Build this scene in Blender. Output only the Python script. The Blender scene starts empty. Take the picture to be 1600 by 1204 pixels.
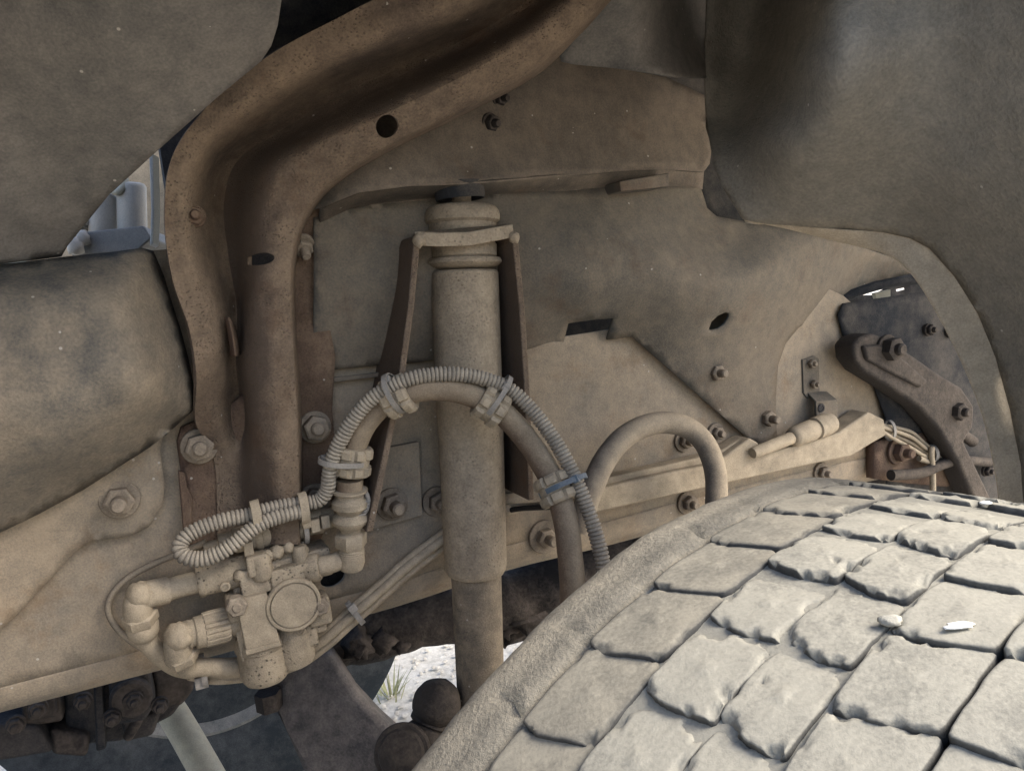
import bpy, bmesh, math, random
import numpy as np
from mathutils import Vector, Matrix, noise
from mathutils.geometry import delaunay_2d_cdt

random.seed(7)
S = bpy.context.scene
COL = S.collection

# ------------------------------------------------------------------ camera
FPX = 1200.0                                   # focal length in photo pixels (photo 1600 x 1204)
CAMH = 1.2155
U = np.array([-0.098, 0.987, -0.132]); U /= np.linalg.norm(U)      # world up seen from the camera (right, up, forward)
HX = np.array([1.0, 0, 0]) - U * U[0]; HX /= np.linalg.norm(HX)
HY = np.cross(HX, U); HY = HY if HY[2] > 0 else -HY
CAMP = Vector((0, 0, CAMH))
def c2w(v):                                    # camera-space direction -> world direction
    v = np.asarray(v, float); return Vector((v @ HX, v @ HY, v @ U))
RIGHT, UPV, FWD = c2w((1, 0, 0)), c2w((0, 1, 0)), c2w((0, 0, 1))
cam_d = bpy.data.cameras.new('camera'); cam = bpy.data.objects.new('camera', cam_d); COL.objects.link(cam)
cam.matrix_world = Matrix(((RIGHT.x, UPV.x, -FWD.x, 0), (RIGHT.y, UPV.y, -FWD.y, 0), (RIGHT.z, UPV.z, -FWD.z, CAMH), (0, 0, 0, 1)))
cam_d.sensor_width = 36; cam_d.lens = 36 * FPX / 1600; cam_d.clip_start = .02; cam_d.clip_end = 2000
S.camera = cam

# ------------------------------------------------------------------ frame of the truck: D along the rail, N out of the rail, Z up
dc = np.array([2700, 427, 1200.]); dc -= U * (dc @ U); dc /= np.linalg.norm(dc)
nc = np.cross(dc, U); nc = nc if nc[2] < 0 else -nc
D, N, Z = c2w(dc), c2w(nc), Vector((0, 0, 1))
WEB = 1.12                                     # camera stands this far out from the rail's web
def ray(px, py): return RIGHT * ((px - 800) / FPX) + UPV * ((602 - py) / FPX) + FWD
def P(px, py, dep): return CAMP + ray(px, py) * dep
def F(px, py, off):                            # the point of the plane parallel to the rail's web, off metres out of it
    r = ray(px, py); return CAMP + r * ((off - WEB) / r.dot(N))

# ------------------------------------------------------------------ world, sun, exposure
SUN_EL = 45
ROOF_OUT = .53
sun_h = (N * 0.58 + D * 0.81); sun_h.z = 0; sun_h.normalize()          # towards the sun: out of the truck's side, a little to the right
sun_v = sun_h * math.cos(math.radians(SUN_EL)) + Z * math.sin(math.radians(SUN_EL))
w = bpy.data.worlds.new('World'); S.world = w; w.use_nodes = True
nt = w.node_tree; bg = nt.nodes['Background']
sky = nt.nodes.new('ShaderNodeTexSky'); sky.sky_type = 'NISHITA'; sky.sun_disc = False
sky.sun_elevation = math.radians(SUN_EL); sky.sun_rotation = math.atan2(sun_h.x, sun_h.y)
sky.air_density = 1.0; sky.dust_density = 3.0; sky.ozone_density = 1.0
nt.links.new(sky.outputs[0], bg.inputs[0]); bg.inputs[1].default_value = 0.09
sl = bpy.data.lights.new('sun', 'SUN'); so = bpy.data.objects.new('sun', sl); COL.objects.link(so)
sl.energy = 1.5; sl.angle = math.radians(32); sl.color = (1, .94, .82)
so.rotation_euler = sun_v.to_track_quat('Z', 'Y').to_euler(); so.location = (0, 0, 6)
S.view_settings.view_transform = 'Standard'; S.view_settings.look = 'None'
S.view_settings.exposure = 2.16; S.view_settings.gamma = 1
S.render.engine = 'CYCLES'
S.cycles.max_bounces = 10; S.cycles.diffuse_bounces = 6

# ------------------------------------------------------------------ materials
MAT = {}
LIT_DIR = (D * .62 + N * .62 - Z * .25).normalized()  # faces turned away from this direction are coloured darker, as if shaded
def dusty(name, base, dust, amt=.6, patch=.9, fine=.5, up=.25, rough=.85, bump=.35, bscale=420, spec=.25, rust=None, rustamt=0.0,
          pits=0.0, pscale=160, crease=0.0, speck=0.0, patch_scale=7, metal=0.0, edge=None, streak=0.0, side_shade=.7):
    m = bpy.data.materials.new(name); m.use_nodes = True; t = m.node_tree; n = t.nodes; L = t.links
    b = n['Principled BSDF']; geo = n.new('ShaderNodeNewGeometry')
    def noi(scale, det=6, rgh=.6, vec=None):
        x = n.new('ShaderNodeTexNoise'); x.inputs['Scale'].default_value = scale; x.inputs['Detail'].default_value = det
        x.inputs['Roughness'].default_value = rgh; L.new(vec or geo.outputs['Position'], x.inputs['Vector']); return x.outputs[0]
    def mth(op, a, bb, clamp=False):
        x = n.new('ShaderNodeMath'); x.operation = op; x.use_clamp = clamp
        for i, v in enumerate((a, bb)):
            if isinstance(v, (int, float)): x.inputs[i].default_value = v
            else: L.new(v, x.inputs[i])
        return x.outputs[0]
    def mix(fac, a, bb, mode='MIX'):
        x = n.new('ShaderNodeMix'); x.data_type = 'RGBA'; x.blend_type = mode
        for s, v in ((x.inputs[0], fac), (x.inputs[6], a), (x.inputs[7], bb)):
            if isinstance(v, (int, float)): s.default_value = v
            elif isinstance(v, tuple): s.default_value = (*v, 1)
            else: L.new(v, s)
        return x.outputs[2]
    n1, n2, n3 = noi(patch_scale, 7, .62), noi(45, 6, .65), noi(bscale, 3, .6)
    sep = n.new('ShaderNodeSeparateXYZ'); L.new(geo.outputs['Normal'], sep.inputs[0])
    k = mth('ADD', mth('MULTIPLY', mth('SUBTRACT', n1, .5), patch * 2), amt)
    k = mth('ADD', k, mth('MULTIPLY', mth('SUBTRACT', n2, .5), fine * 2))
    k = mth('ADD', k, mth('MULTIPLY', mth('SUBTRACT', n3, .5), .5))
    if streak:
        mp = n.new('ShaderNodeMapping'); mp.inputs['Scale'].default_value = (1, 1, .08); L.new(geo.outputs['Position'], mp.inputs[0])
        k = mth('ADD', k, mth('MULTIPLY', mth('SUBTRACT', noi(70, 4, .6, mp.outputs[0]), .5), streak * 2))
    dt = n.new('ShaderNodeVectorMath'); dt.operation = 'DOT_PRODUCT'; L.new(geo.outputs['Normal'], dt.inputs[0]); dt.inputs[1].default_value = tuple(LIT_DIR)
    k = mth('ADD', k, mth('MULTIPLY', mth('SUBTRACT', dt.outputs['Value'], .62), side_shade))   # side shade put into the dust: faces turned from the key light go darker
    k = mth('ADD', k, mth('MULTIPLY', sep.outputs[2], up), True)
    if edge: # less dust by the part's own 'dust' attribute: rubbed edges, shaded block sides
        at = n.new('ShaderNodeAttribute'); at.attribute_name = 'dust'
        k = mth('MULTIPLY', k, at.outputs['Fac'], True)
    c = mix(k, base, dust)
    if rust:
        rr = n.new('ShaderNodeMapRange'); L.new(noi(11, 8, .7), rr.inputs[0]); rr.inputs[1].default_value = .62 - rustamt * .35; rr.inputs[2].default_value = .75
        rr.inputs[4].default_value = .8
        c = mix(rr.outputs[0], c, rust)
    v = mth('ADD', mth('MULTIPLY', n3, .5), mth('ADD', mth('MULTIPLY', n2, .35), .575))
    cc = n.new('ShaderNodeCombineColor'); [L.new(v, cc.inputs[i]) for i in range(3)]
    c = mix(1.0, c, cc.outputs[0], 'MULTIPLY')
    h = mth('ADD', n3, mth('MULTIPLY', noi(1300, 2), .45))
    h = mth('ADD', h, mth('MULTIPLY', n2, .8))
    if crease:                                  # fine torn ridges of worn rubber
        cr = n.new('ShaderNodeTexNoise'); cr.inputs['Scale'].default_value = 60; cr.inputs['Detail'].default_value = 5; cr.inputs['Distortion'].default_value = 1.6; L.new(geo.outputs['Position'], cr.inputs['Vector'])
        cm = n.new('ShaderNodeMapRange'); L.new(mth('ABSOLUTE', mth('SUBTRACT', cr.outputs[0], .47), 0), cm.inputs[0]); cm.inputs[1].default_value = 0; cm.inputs[2].default_value = .022
        gt = n.new('ShaderNodeMapRange'); L.new(noi(24, 3), gt.inputs[0]); gt.inputs[1].default_value = .50; gt.inputs[2].default_value = .62
        cm2 = mth('MULTIPLY', mth('SUBTRACT', 1.0, cm.outputs[0]), gt.outputs[0])
        h = mth('SUBTRACT', h, mth('MULTIPLY', cm2, crease)); c = mix(mth('MULTIPLY', cm2, .45), c, base)
    if pits:
        vo = n.new('ShaderNodeTexVoronoi'); vo.inputs['Scale'].default_value = pscale; L.new(geo.outputs['Position'], vo.inputs['Vector'])
        pr = n.new('ShaderNodeMapRange'); L.new(vo.outputs['Distance'], pr.inputs[0]); pr.inputs[1].default_value = .12; pr.inputs[2].default_value = .34
        gate = n.new('ShaderNodeMapRange'); L.new(noi(28, 4), gate.inputs[0]); gate.inputs[1].default_value = .45; gate.inputs[2].default_value = .55
        pm = mth('MULTIPLY', mth('SUBTRACT', 1.0, pr.outputs[0]), gate.outputs[0])
        c = mix(mth('MULTIPLY', pm, pits), c, base)
        h = mth('SUBTRACT', h, mth('MULTIPLY', pm, 2.0 * pits))
    if speck:
        vs = n.new('ShaderNodeTexVoronoi'); vs.inputs['Scale'].default_value = 130; L.new(geo.outputs['Position'], vs.inputs['Vector'])
        sc = n.new('ShaderNodeSeparateColor'); L.new(vs.outputs['Color'], sc.inputs[0])
        a = mth('MULTIPLY', mth('LESS_THAN', vs.outputs['Distance'], .22), mth('LESS_THAN', sc.outputs[0], .05 * speck))
        c = mix(mth('MULTIPLY', a, .7), c, (.5, .46, .40))
    L.new(c, b.inputs['Base Color'])
    b.inputs['Roughness'].default_value = rough; b.inputs['Specular IOR Level'].default_value = spec; b.inputs['Metallic'].default_value = metal
    bp = n.new('ShaderNodeBump'); bp.inputs['Strength'].default_value = bump; bp.inputs['Distance'].default_value = .0025
    L.new(h, bp.inputs['Height']); L.new(bp.outputs[0], b.inputs['Normal'])
    MAT[name] = m; return m

DUST = (.355, .282, .20); RUST = (.105, .062, .038)
dusty('liner', (.10, .098, .092), (.235, .208, .180), .5, .4, .4, 0.05, bump=.4, bscale=330, speck=.25)
dusty('liner_grain', (.13, .125, .112), (.285, .255, .208), .65, .22, .3, 0.05, bump=.8, bscale=240, speck=.12, side_shade=.08)
dusty('bulge', (.075, .08, .08), (.285, .23, .165), .52, .6, .4, 0.1, bump=.5, bscale=300, speck=.15)
dusty('rail', (.14, .135, .12), DUST, .68, .8, .35, .2, bump=.3, rust=(.22, .145, .085), rustamt=.25, streak=.15, speck=.3)
dusty('bracket', (.085, .055, .042), (.225, .155, .103), .42, .7, .5, .2, bump=.7, bscale=380, rust=RUST, rustamt=.3, pits=.35, pscale=240, speck=.4)
dusty('bracket_face', (.10, .075, .058), (.27, .198, .134), .46, .8, .5, .2, bump=.7, bscale=380, rust=RUST, rustamt=.22, pits=.7, pscale=260, speck=.15)
dusty('arch', (.08, .072, .062), (.22, .172, .128), .5, .55, .35, .15, bump=.3, rust=(.12, .08, .052), rustamt=.2, speck=.2, streak=.2)
dusty('skirt', (.09, .088, .08), (.215, .172, .124), .56, .5, .35, .2, bump=.4, bscale=330, rust=(.12, .085, .06), rustamt=.25, streak=.12, speck=.1)
dusty('shock', (.13, .11, .085), (.40, .325, .235), .8, .5, .4, .1, bump=.6, bscale=300, pits=.4, pscale=170, side_shade=.25)
dusty('shock_body', (.07, .064, .056), (.33, .265, .19), .62, .8, .5, .1, bump=.5, speck=.4, side_shade=.25)
dusty('arm_brown', (.03, .026, .024), (.135, .108, .084), .5, .7, .5, .2, bump=.6, bscale=220)
dusty('mud', (.12, .105, .08), (.405, .332, .238), .84, .55, .5, .15, bump=.38, bscale=560, side_shade=.35)
dusty('lip', (.16, .145, .115), (.43, .36, .27), .85, .35, .3, .1, bump=.3, side_shade=0)  # paler than the liner: the light on the lip put into its dust
dusty('mud_pit', (.09, .078, .06), (.405, .332, .238), .82, .5, .5, .15, bump=.5, bscale=560, pits=.95, pscale=175, side_shade=.35)
dusty('hose', (.12, .085, .06), (.325, .258, .178), .68, .5, .4, .3, bump=.35, bscale=520)
dusty('hose_grey', (.12, .105, .09), (.36, .295, .215), .7, .5, .4, .3, bump=.3, bscale=520)
dusty('conduit', (.09, .085, .08), (.40, .345, .27), .72, .4, .5, .3, bump=.4, side_shade=.35)
dusty('tie', (.16, .16, .16), (.36, .32, .27), .6, .5, .4, .2, bump=.2, side_shade=.35)
dusty('blue_tie', (.10, .13, .16), (.30, .30, .29), .35, .5, .4, .2, bump=.2)
dusty('bolt', (.09, .07, .055), (.34, .28, .21), .65, .7, .4, .25, bump=.4, side_shade=.35)
dusty('dark', (.018, .02, .024), (.10, .085, .075), .25, .9, .6, .3, bump=.5)
dusty('dark_brown', (.022, .019, .018), (.13, .105, .088), .4, .9, .6, .3, bump=.8, bscale=160)
dusty('arm', (.06, .056, .058), (.20, .175, .16), .5, .8, .6, .25, bump=.6, bscale=260)
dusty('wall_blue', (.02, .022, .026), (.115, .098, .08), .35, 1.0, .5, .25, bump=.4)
dusty('engine', (.46, .44, .40), (.46, .42, .36), .3, .7, .4, .2, bump=.3, rough=.6, side_shade=0)
dusty('engine_dark', (.17, .17, .165), (.28, .26, .23), .2, .7, .4, .2, bump=.3, rough=.6, side_shade=0)
dusty('strip', (.45, .50, .54), (.5, .5, .48), .3, .3, .3, .1, bump=.1, rough=.5, side_shade=0)
dusty('pale_pipe', (.30, .29, .24), (.42, .38, .28), .4, .8, .4, .2, bump=.2, rough=.6, side_shade=0)
dusty('far_tyre', (.025, .032, .04), (.10, .105, .11), .3, .9, .5, .2, bump=.4, side_shade=0)
dusty('far_rim', (.10, .11, .115), (.30, .29, .27), .4, .7, .5, .2, bump=.3, rough=.6, side_shade=0)
dusty('tread', (.035, .036, .038), (.25, .237, .198), .84, .6, .45, .2, bump=.16, crease=.0, bscale=420, edge=True, patch_scale=9, side_shade=0)
dusty('tread_inner', (.035, .036, .038), (.215, .197, .158), .74, .6, .45, .2, bump=.16, crease=.0, bscale=380, edge=True, patch_scale=9, side_shade=0)
dusty('tyre_side', (.05, .049, .046), (.235, .21, .165), .70, .6, .5, .25, bump=.6, bscale=330, edge=True, patch_scale=9, side_shade=0)
dusty('stone', (.16, .155, .14), (.33, .315, .27), .7, .4, .4, .2, bump=.4, side_shade=0)
dusty('pebble', (.5, .5, .48), (.75, .74, .70), .8, .4, .4, .2, bump=.3, side_shade=0)
dusty('ground', (.36, .32, .26), (.60, .56, .49), .85, .8, .6, 0, bump=1.0, bscale=60, speck=2, side_shade=0)
dusty('grass', (.32, .33, .16), (.45, .43, .28), .5, .6, .5, 0, bump=.1, side_shade=0)
dusty('tape', (.015, .014, .014), (.16, .13, .10), .3, .8, .5, .2, bump=.5)

# ------------------------------------------------------------------ object helpers
def thing(name, label, cat, loc, group=None):
    o = bpy.data.objects.new(name, None); COL.objects.link(o); o.empty_display_size = .02
    o.location = loc; o['label'] = label; o['category'] = cat; o['kind'] = 'thing'
    if group: o['group'] = group
    return o
def link(name, me, mat, parent=None, smooth=True):
    o = bpy.data.objects.new(name, me); COL.objects.link(o)
    if mat: me.materials.append(MAT[mat])
    if smooth: me.polygons.foreach_set('use_smooth', [True] * len(me.polygons))
    if parent: o.parent = parent
    return o
def wloc(o):
    v = Vector(o.location)
    while o.parent: o = o.parent; v += Vector(o.location)
    return v
def raw(name, vs, fs, mat, parent=None, smooth=True, solid=0, soff=-1, bevel=0, auto=None):
    base = wloc(parent) if parent else Vector()
    me = bpy.data.meshes.new(name); me.from_pydata([tuple(Vector(v) - base) for v in vs], [], fs); me.update()
    o = link(name, me, mat, parent, smooth)
    if solid:
        md = o.modifiers.new('thickness', 'SOLIDIFY'); md.thickness = solid; md.offset = soff; md.use_even_offset = False
    if bevel:
        md = o.modifiers.new('bevel', 'BEVEL'); md.width = bevel; md.segments = 2; md.limit_method = 'ANGLE'; md.angle_limit = math.radians(40)
    if auto is not None: sharp(o, auto)
    return o
def sharp(o, deg=40):
    bm = bmesh.new(); bm.from_mesh(o.data)
    for e in bm.edges:
        if len(e.link_faces) == 2 and e.calc_face_angle(0) > math.radians(deg): e.smooth = False
    bm.to_mesh(o.data); bm.free()
def crv(pts, n, closed=False):                 # Catmull-Rom through points (any dimension), n samples a span
    pts = [np.asarray(p, float) for p in pts]; out = []
    m = len(pts); rng = range(m if closed else m - 1)
    for i in rng:
        p1, p2 = pts[i], pts[(i + 1) % m]
        p0 = pts[i - 1] if (closed or i > 0) else 2 * p1 - p2
        p3 = pts[(i + 2) % m] if (closed or i + 2 < m) else 2 * p2 - p1
        for k in range(n):
            t = k / n
            out.append(.5 * ((2 * p1) + (p2 - p0) * t + (2 * p0 - 5 * p1 + 4 * p2 - p3) * t * t + (3 * p1 - p0 - 3 * p2 + p3) * t ** 3))
    if not closed: out.append(pts[-1])
    return out
def to3(a, mode='F'): return F(a[0], a[1], a[2]) if mode == 'F' else P(a[0], a[1], a[2])
def loft(name, rows, mat, parent, nu=6, nv=5, solid=.004, mode='F', rough=0, cut=None):
    R1 = [crv(r, nv) for r in rows]            # along the row
    cols = list(zip(*R1)); G = [crv(c, nu) for c in cols]   # G[col][row]
    nc_, nr = len(G), len(G[0]); vs = []
    for j in range(nr):
        for i in range(nc_):
            a = G[i][j].copy()
            if rough: a[2] += rough * noise.noise(Vector((a[0] * .03, a[1] * .03, .3)))
            vs.append(to3(a, mode))
    fs = [(j * nc_ + i, j * nc_ + i + 1, (j + 1) * nc_ + i + 1, (j + 1) * nc_ + i) for j in range(nr - 1) for i in range(nc_ - 1)]
    fs = orient(vs, fs)
    return raw(name, vs, fs, mat, parent, solid=solid)
def orient(vs, fs):                            # faces look out at the open side
    s = 0
    for f in fs[::max(1, len(fs) // 200)]:
        a, b, c = (Vector(vs[f[i]]) for i in range(3)); s += (b - a).cross(c - a).normalized().dot((CAMP - a).normalized())
    return fs if s > 0 else [tuple(reversed(f)) for f in fs]
def tps(ctrl):                                 # thin-plate spline px,py -> value
    c = np.array(ctrl, float); X = c[:, :2] / 500.; v = c[:, 2]; m = len(X)
    if m < 3 or np.ptp(v) < 1e-9: return lambda x, y: float(v.mean())
    def k(r): return np.where(r > 1e-9, r * r * np.log(np.maximum(r, 1e-9)), 0)
    K = k(np.linalg.norm(X[:, None] - X[None], axis=2)) + 1e-4 * np.eye(m)
    Pm = np.c_[np.ones(m), X]; A = np.block([[K, Pm], [Pm.T, np.zeros((3, 3))]])
    sol = np.linalg.lstsq(A, np.r_[v, 0, 0, 0], rcond=None)[0]
    def fn(x, y):
        q = np.array([x, y]) / 500.; return float(k(np.linalg.norm(X - q, axis=1)) @ sol[:m] + sol[m] + sol[m + 1] * q[0] + sol[m + 2] * q[1])
    return fn
def inside(x, y, poly):
    r = False; j = len(poly) - 1
    for i in range(len(poly)):
        if (poly[i][1] > y) != (poly[j][1] > y) and x < (poly[j][0] - poly[i][0]) * (y - poly[i][1]) / (poly[j][1] - poly[i][1]) + poly[i][0]: r = not r
        j = i
    return r
def resamp(poly, step):
    out = []
    for i in range(len(poly)):
        a, b = np.array(poly[i], float), np.array(poly[(i + 1) % len(poly)], float); m = max(1, int(np.linalg.norm(b - a) / step))
        out += [a + (b - a) * k / m for k in range(m)]
    return out
def ell(cx, cy, rx, ry, ang=0, n=18):
    c, s = math.cos(ang), math.sin(ang)
    return [(cx + rx * math.cos(t) * c - ry * math.sin(t) * s, cy + rx * math.cos(t) * s + ry * math.sin(t) * c) for t in (2 * math.pi * i / n for i in range(n))]
def sheet(name, poly, off, mat, parent, step=14, holes=(), solid=.004, mode='F', rough=.0015, rs=.02, smooth_outline=False):
    fn = off if callable(off) else (tps(off) if isinstance(off, list) else (lambda x, y: off))
    if smooth_outline: poly = [tuple(p) for p in crv(poly, 5, True)]
    loops = [resamp(poly, step)] + [[np.array(p) for p in h] for h in holes]
    V, E = [], []
    for lp in loops:
        b = len(V); V += [Vector((p[0], p[1])) for p in lp]; E += [(b + i, b + (i + 1) % len(lp)) for i in range(len(lp))]
    bnd = np.array([tuple(v) for v in V]); xs = [p[0] for p in poly]; ys = [p[1] for p in poly]; r = 0
    y = min(ys)
    while y < max(ys):
        x = min(xs) + (step * .5 if r % 2 else 0)
        while x < max(xs):
            if inside(x, y, poly) and not any(inside(x, y, h) for h in holes) and np.min(np.hypot(bnd[:, 0] - x, bnd[:, 1] - y)) > step * .55: V.append(Vector((x, y)))
            x += step
        y += step * .866; r += 1
    ov, oe, of = delaunay_2d_cdt(V, E, [], 0, 1e-4)[:3]
    fs = []
    for f in of:
        cx = sum(ov[i].x for i in f) / 3; cy = sum(ov[i].y for i in f) / 3
        if inside(cx, cy, poly) and not any(inside(cx, cy, h) for h in holes): fs.append(tuple(f))
    vs = []
    for v in ov:
        o_ = fn(v.x, v.y)
        if rough: o_ += rough * (noise.noise(Vector((v.x * rs, v.y * rs, 1.7))) + .5 * noise.noise(Vector((v.x * rs * 2.3, v.y * rs * 2.3, 4.1))))
        vs.append(to3((v.x, v.y, o_), mode))
    return raw(name, vs, orient(vs, fs), mat, parent, solid=solid)
def prism(name, pts, vec, mat, parent, bevel=.0015, smooth=False):      # closed outline of 3D points pushed along vec
    n = len(pts); vec = Vector(vec); vs = [Vector(p) for p in pts] + [Vector(p) + vec for p in pts]
    fs = [tuple(range(n)), tuple(range(2 * n - 1, n - 1, -1))] + [(i + n, (i + 1) % n + n, (i + 1) % n, i) for i in range(n)]
    o = raw(name, vs, fs, mat, parent, smooth=False)
    bm = bmesh.new(); bm.from_mesh(o.data); bmesh.ops.recalc_face_normals(bm, faces=bm.faces); bm.to_mesh(o.data); bm.free()
    if bevel:
        md = o.modifiers.new('bevel', 'BEVEL'); md.width = bevel; md.segments = 3; md.limit_method = 'ANGLE'; md.angle_limit = math.radians(25)
        o.data.polygons.foreach_set('use_smooth', [True] * len(o.data.polygons)); wn = o.modifiers.new('normals', 'WEIGHTED_NORMAL')
    return o
def fprism(name, poly, off, thick, mat, parent, bevel=.0015):            # outline in the plane off metres out, thick metres deep
    return prism(name, [F(x, y, off) for x, y in poly], -N * thick, mat, parent, bevel)
def box(name, c, ex, ey, ez, mat, parent, bevel=.002):                   # ex, ey, ez half-extent vectors
    c = Vector(c); q = [c - ex - ey - ez, c + ex - ey - ez, c + ex + ey - ez, c - ex + ey - ez]
    return prism(name, q, ez * 2, mat, parent, bevel)
def frames(pts):
    T = []
    for i in range(len(pts)):
        a = pts[min(i + 1, len(pts) - 1)] - pts[max(i - 1, 0)]; T.append(a.normalized())
    nrm = T[0].orthogonal().normalized(); out = []
    for i, t in enumerate(T):
        nrm = (nrm - t * nrm.dot(t)).normalized(); out.append((t, nrm, t.cross(nrm)))
    return out
def path(ctrl, n=10, mode='F', step=None):     # 3D polyline from control points; step = even spacing
    pts = [to3(c, mode) if not isinstance(c, Vector) else c for c in ctrl]
    q = [Vector(p) for p in crv([tuple(p) for p in pts], n)]
    if step:
        L = [0]
        for a, b in zip(q, q[1:]): L.append(L[-1] + (b - a).length)
        m = max(2, int(L[-1] / step)); out = []; j = 0
        for i in range(m + 1):
            t = L[-1] * i / m
            while j < len(L) - 2 and L[j + 1] < t: j += 1
            out.append(q[j].lerp(q[j + 1], (t - L[j]) / max(1e-9, L[j + 1] - L[j])))
        q = out
    return q
def sweep(name, q, rad, mat, parent, seg=14, caps=True, flat=1.0, wob=0):
    fr = frames(q); vs = []; n = len(q)
    for i, (p, (t, a, b)) in enumerate(zip(q, fr)):
        r = rad(i) if callable(rad) else rad
        for k in range(seg):
            th = 2 * math.pi * k / seg
            rr = r * (1 + wob * noise.noise(p * 40 + Vector((math.cos(th), math.sin(th), 0)) * .7)) if wob else r
            vs.append(p + a * (rr * math.cos(th)) + b * (rr * flat * math.sin(th)))
    fs = [(i * seg + k, i * seg + (k + 1) % seg, (i + 1) * seg + (k + 1) % seg, (i + 1) * seg + k) for i in range(n - 1) for k in range(seg)]
    if caps: fs += [tuple(reversed(range(seg))), tuple(range((n - 1) * seg, n * seg))]
    return raw(name, vs, fs, mat, parent, auto=50)
def corrugated(q):                             # five samples a ring, the rings a little uneven
    return lambda i: (.0077, .0099, .0103, .0103, .0099)[i % 5] * (1 + .05 * noise.noise(q[i] * 130) + .03 * noise.noise(q[i] * 25))
def revolve(name, p0, axis, prof, mat, parent, seg=28, sides=None, rough=0, auto=38):   # prof: (distance along axis, radius)
    p0 = Vector(p0); ax = Vector(axis).normalized(); a = ax.orthogonal().normalized()
    if sides: a = (N - ax * N.dot(ax)); a = a.normalized() if a.length > .2 else ax.orthogonal().normalized(); seg = sides
    b = ax.cross(a); vs = []
    for t, r in prof:
        for k in range(seg):
            th = 2 * math.pi * (k + (.5 if sides else 0)) / seg
            d = a * math.cos(th) + b * math.sin(th); p = p0 + ax * t + d * r
            if rough: p += d * rough * noise.noise(p * 60)
            vs.append(p)
    n = len(prof)
    fs = [(i * seg + k, i * seg + (k + 1) % seg, (i + 1) * seg + (k + 1) % seg, (i + 1) * seg + k) for i in range(n - 1) for k in range(seg)]
    fs += [tuple(reversed(range(seg))), tuple(range((n - 1) * seg, n * seg))]
    return raw(name, vs, fs, mat, parent, auto=auto)
BM = {}
def unit(key, prof, seg):
    if key not in BM:
        vs = [(r * math.cos(2 * math.pi * k / seg), r * math.sin(2 * math.pi * k / seg), t) for t, r in prof for k in range(seg)]; n = len(prof)
        fs = [(i * seg + k, i * seg + (k + 1) % seg, (i + 1) * seg + (k + 1) % seg, (i + 1) * seg + k) for i in range(n - 1) for k in range(seg)] + [tuple(reversed(range(seg))), tuple(range((n - 1) * seg, n * seg))]
        me = bpy.data.meshes.new(key[0]); me.from_pydata(vs, [], fs); me.materials.append(MAT[key[-1]]); me.polygons.foreach_set('use_smooth', [True] * len(fs)); me.update()
        bm = bmesh.new(); bm.from_mesh(me)
        for e in bm.edges:
            if len(e.link_faces) == 2 and e.calc_face_angle(0) > .6: e.smooth = False
        bm.to_mesh(me); bm.free(); BM[key] = me
    return BM[key]
def bolt(parent, px, py, off, r=.014, stud=.022, washer=1.55, normal=None, mat='bolt', nut=1.0, rot=None):
    """a stud with its hexagon nut and washer; r = half the nut's width, stud = how far the thread stands out"""
    nrm = Vector(normal or N).normalized(); p = F(px, py, off)
    q = nrm.to_track_quat('Z', 'Y') @ Matrix.Rotation(rot if rot is not None else random.uniform(0, 1), 3, 'Z').to_quaternion()
    h = r * 1.25 * nut; sr = r * .58
    o = bpy.data.objects.new('bolt', unit(('bolt', r, stud, mat), [(0, sr), (h, sr), (h + stud - .003, sr), (h + stud, sr * .72)], 16)); COL.objects.link(o)
    o.parent = parent; o.location = p - wloc(parent); o.rotation_mode = 'QUATERNION'; o.rotation_quaternion = q
    nn = bpy.data.objects.new('nut', unit(('nut', r, nut, mat), [(.0025, r * 1.0), (.0045, r * 1.13), (h - .002, r * 1.13), (h, r * .95)], 6)); COL.objects.link(nn); nn.parent = o
    if washer:
        ww = bpy.data.objects.new('washer', unit(('washer', r, washer, mat), [(-.002, r * washer), (.002, r * washer), (.0032, r * washer * .96)], 24)); COL.objects.link(ww); ww.parent = o
    return o
def ring_tie(name, c, ax, e1, e2, r1, r2, wdt, mat, parent, thick=.0022, n=26):   # flat strap round an oval; e1,e2 axes with radii r1,r2
    vs = []; ax = Vector(ax).normalized()
    for k in range(n):
        th = 2 * math.pi * k / n; d = e1 * math.cos(th) * r1 + e2 * math.sin(th) * r2; o = d.normalized() * thick
        for s, t in ((-.5, 0), (.5, 0), (.5, 1), (-.5, 1)): vs.append(c + d + o * t + ax * wdt * s)
    fs = [(i * 4 + j, i * 4 + (j + 1) % 4, ((i + 1) % n) * 4 + (j + 1) % 4, ((i + 1) % n) * 4 + j) for i in range(n) for j in range(4)]
    return raw(name, vs, fs, mat, parent, auto=40)
def ball(name, c, r, mat, parent, sq=(1, 1, 1), rough=.0, seg=20):
    prof = []; vs = []; fs = []; m = seg // 2
    for i in range(m + 1):
        ph = math.pi * i / m
        for k in range(seg):
            th = 2 * math.pi * k / seg; d = Vector((math.sin(ph) * math.cos(th) * sq[0], math.sin(ph) * math.sin(th) * sq[1], math.cos(ph) * sq[2]))
            vs.append(Vector(c) + d * r * (1 + rough * noise.noise(d * 2.1 + Vector(c) * 9)))
    fs = [(i * seg + k, (i + 1) * seg + k, (i + 1) * seg + (k + 1) % seg, i * seg + (k + 1) % seg) for i in range(m) for k in range(seg)]
    return raw(name, vs, fs, mat, parent)
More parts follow.
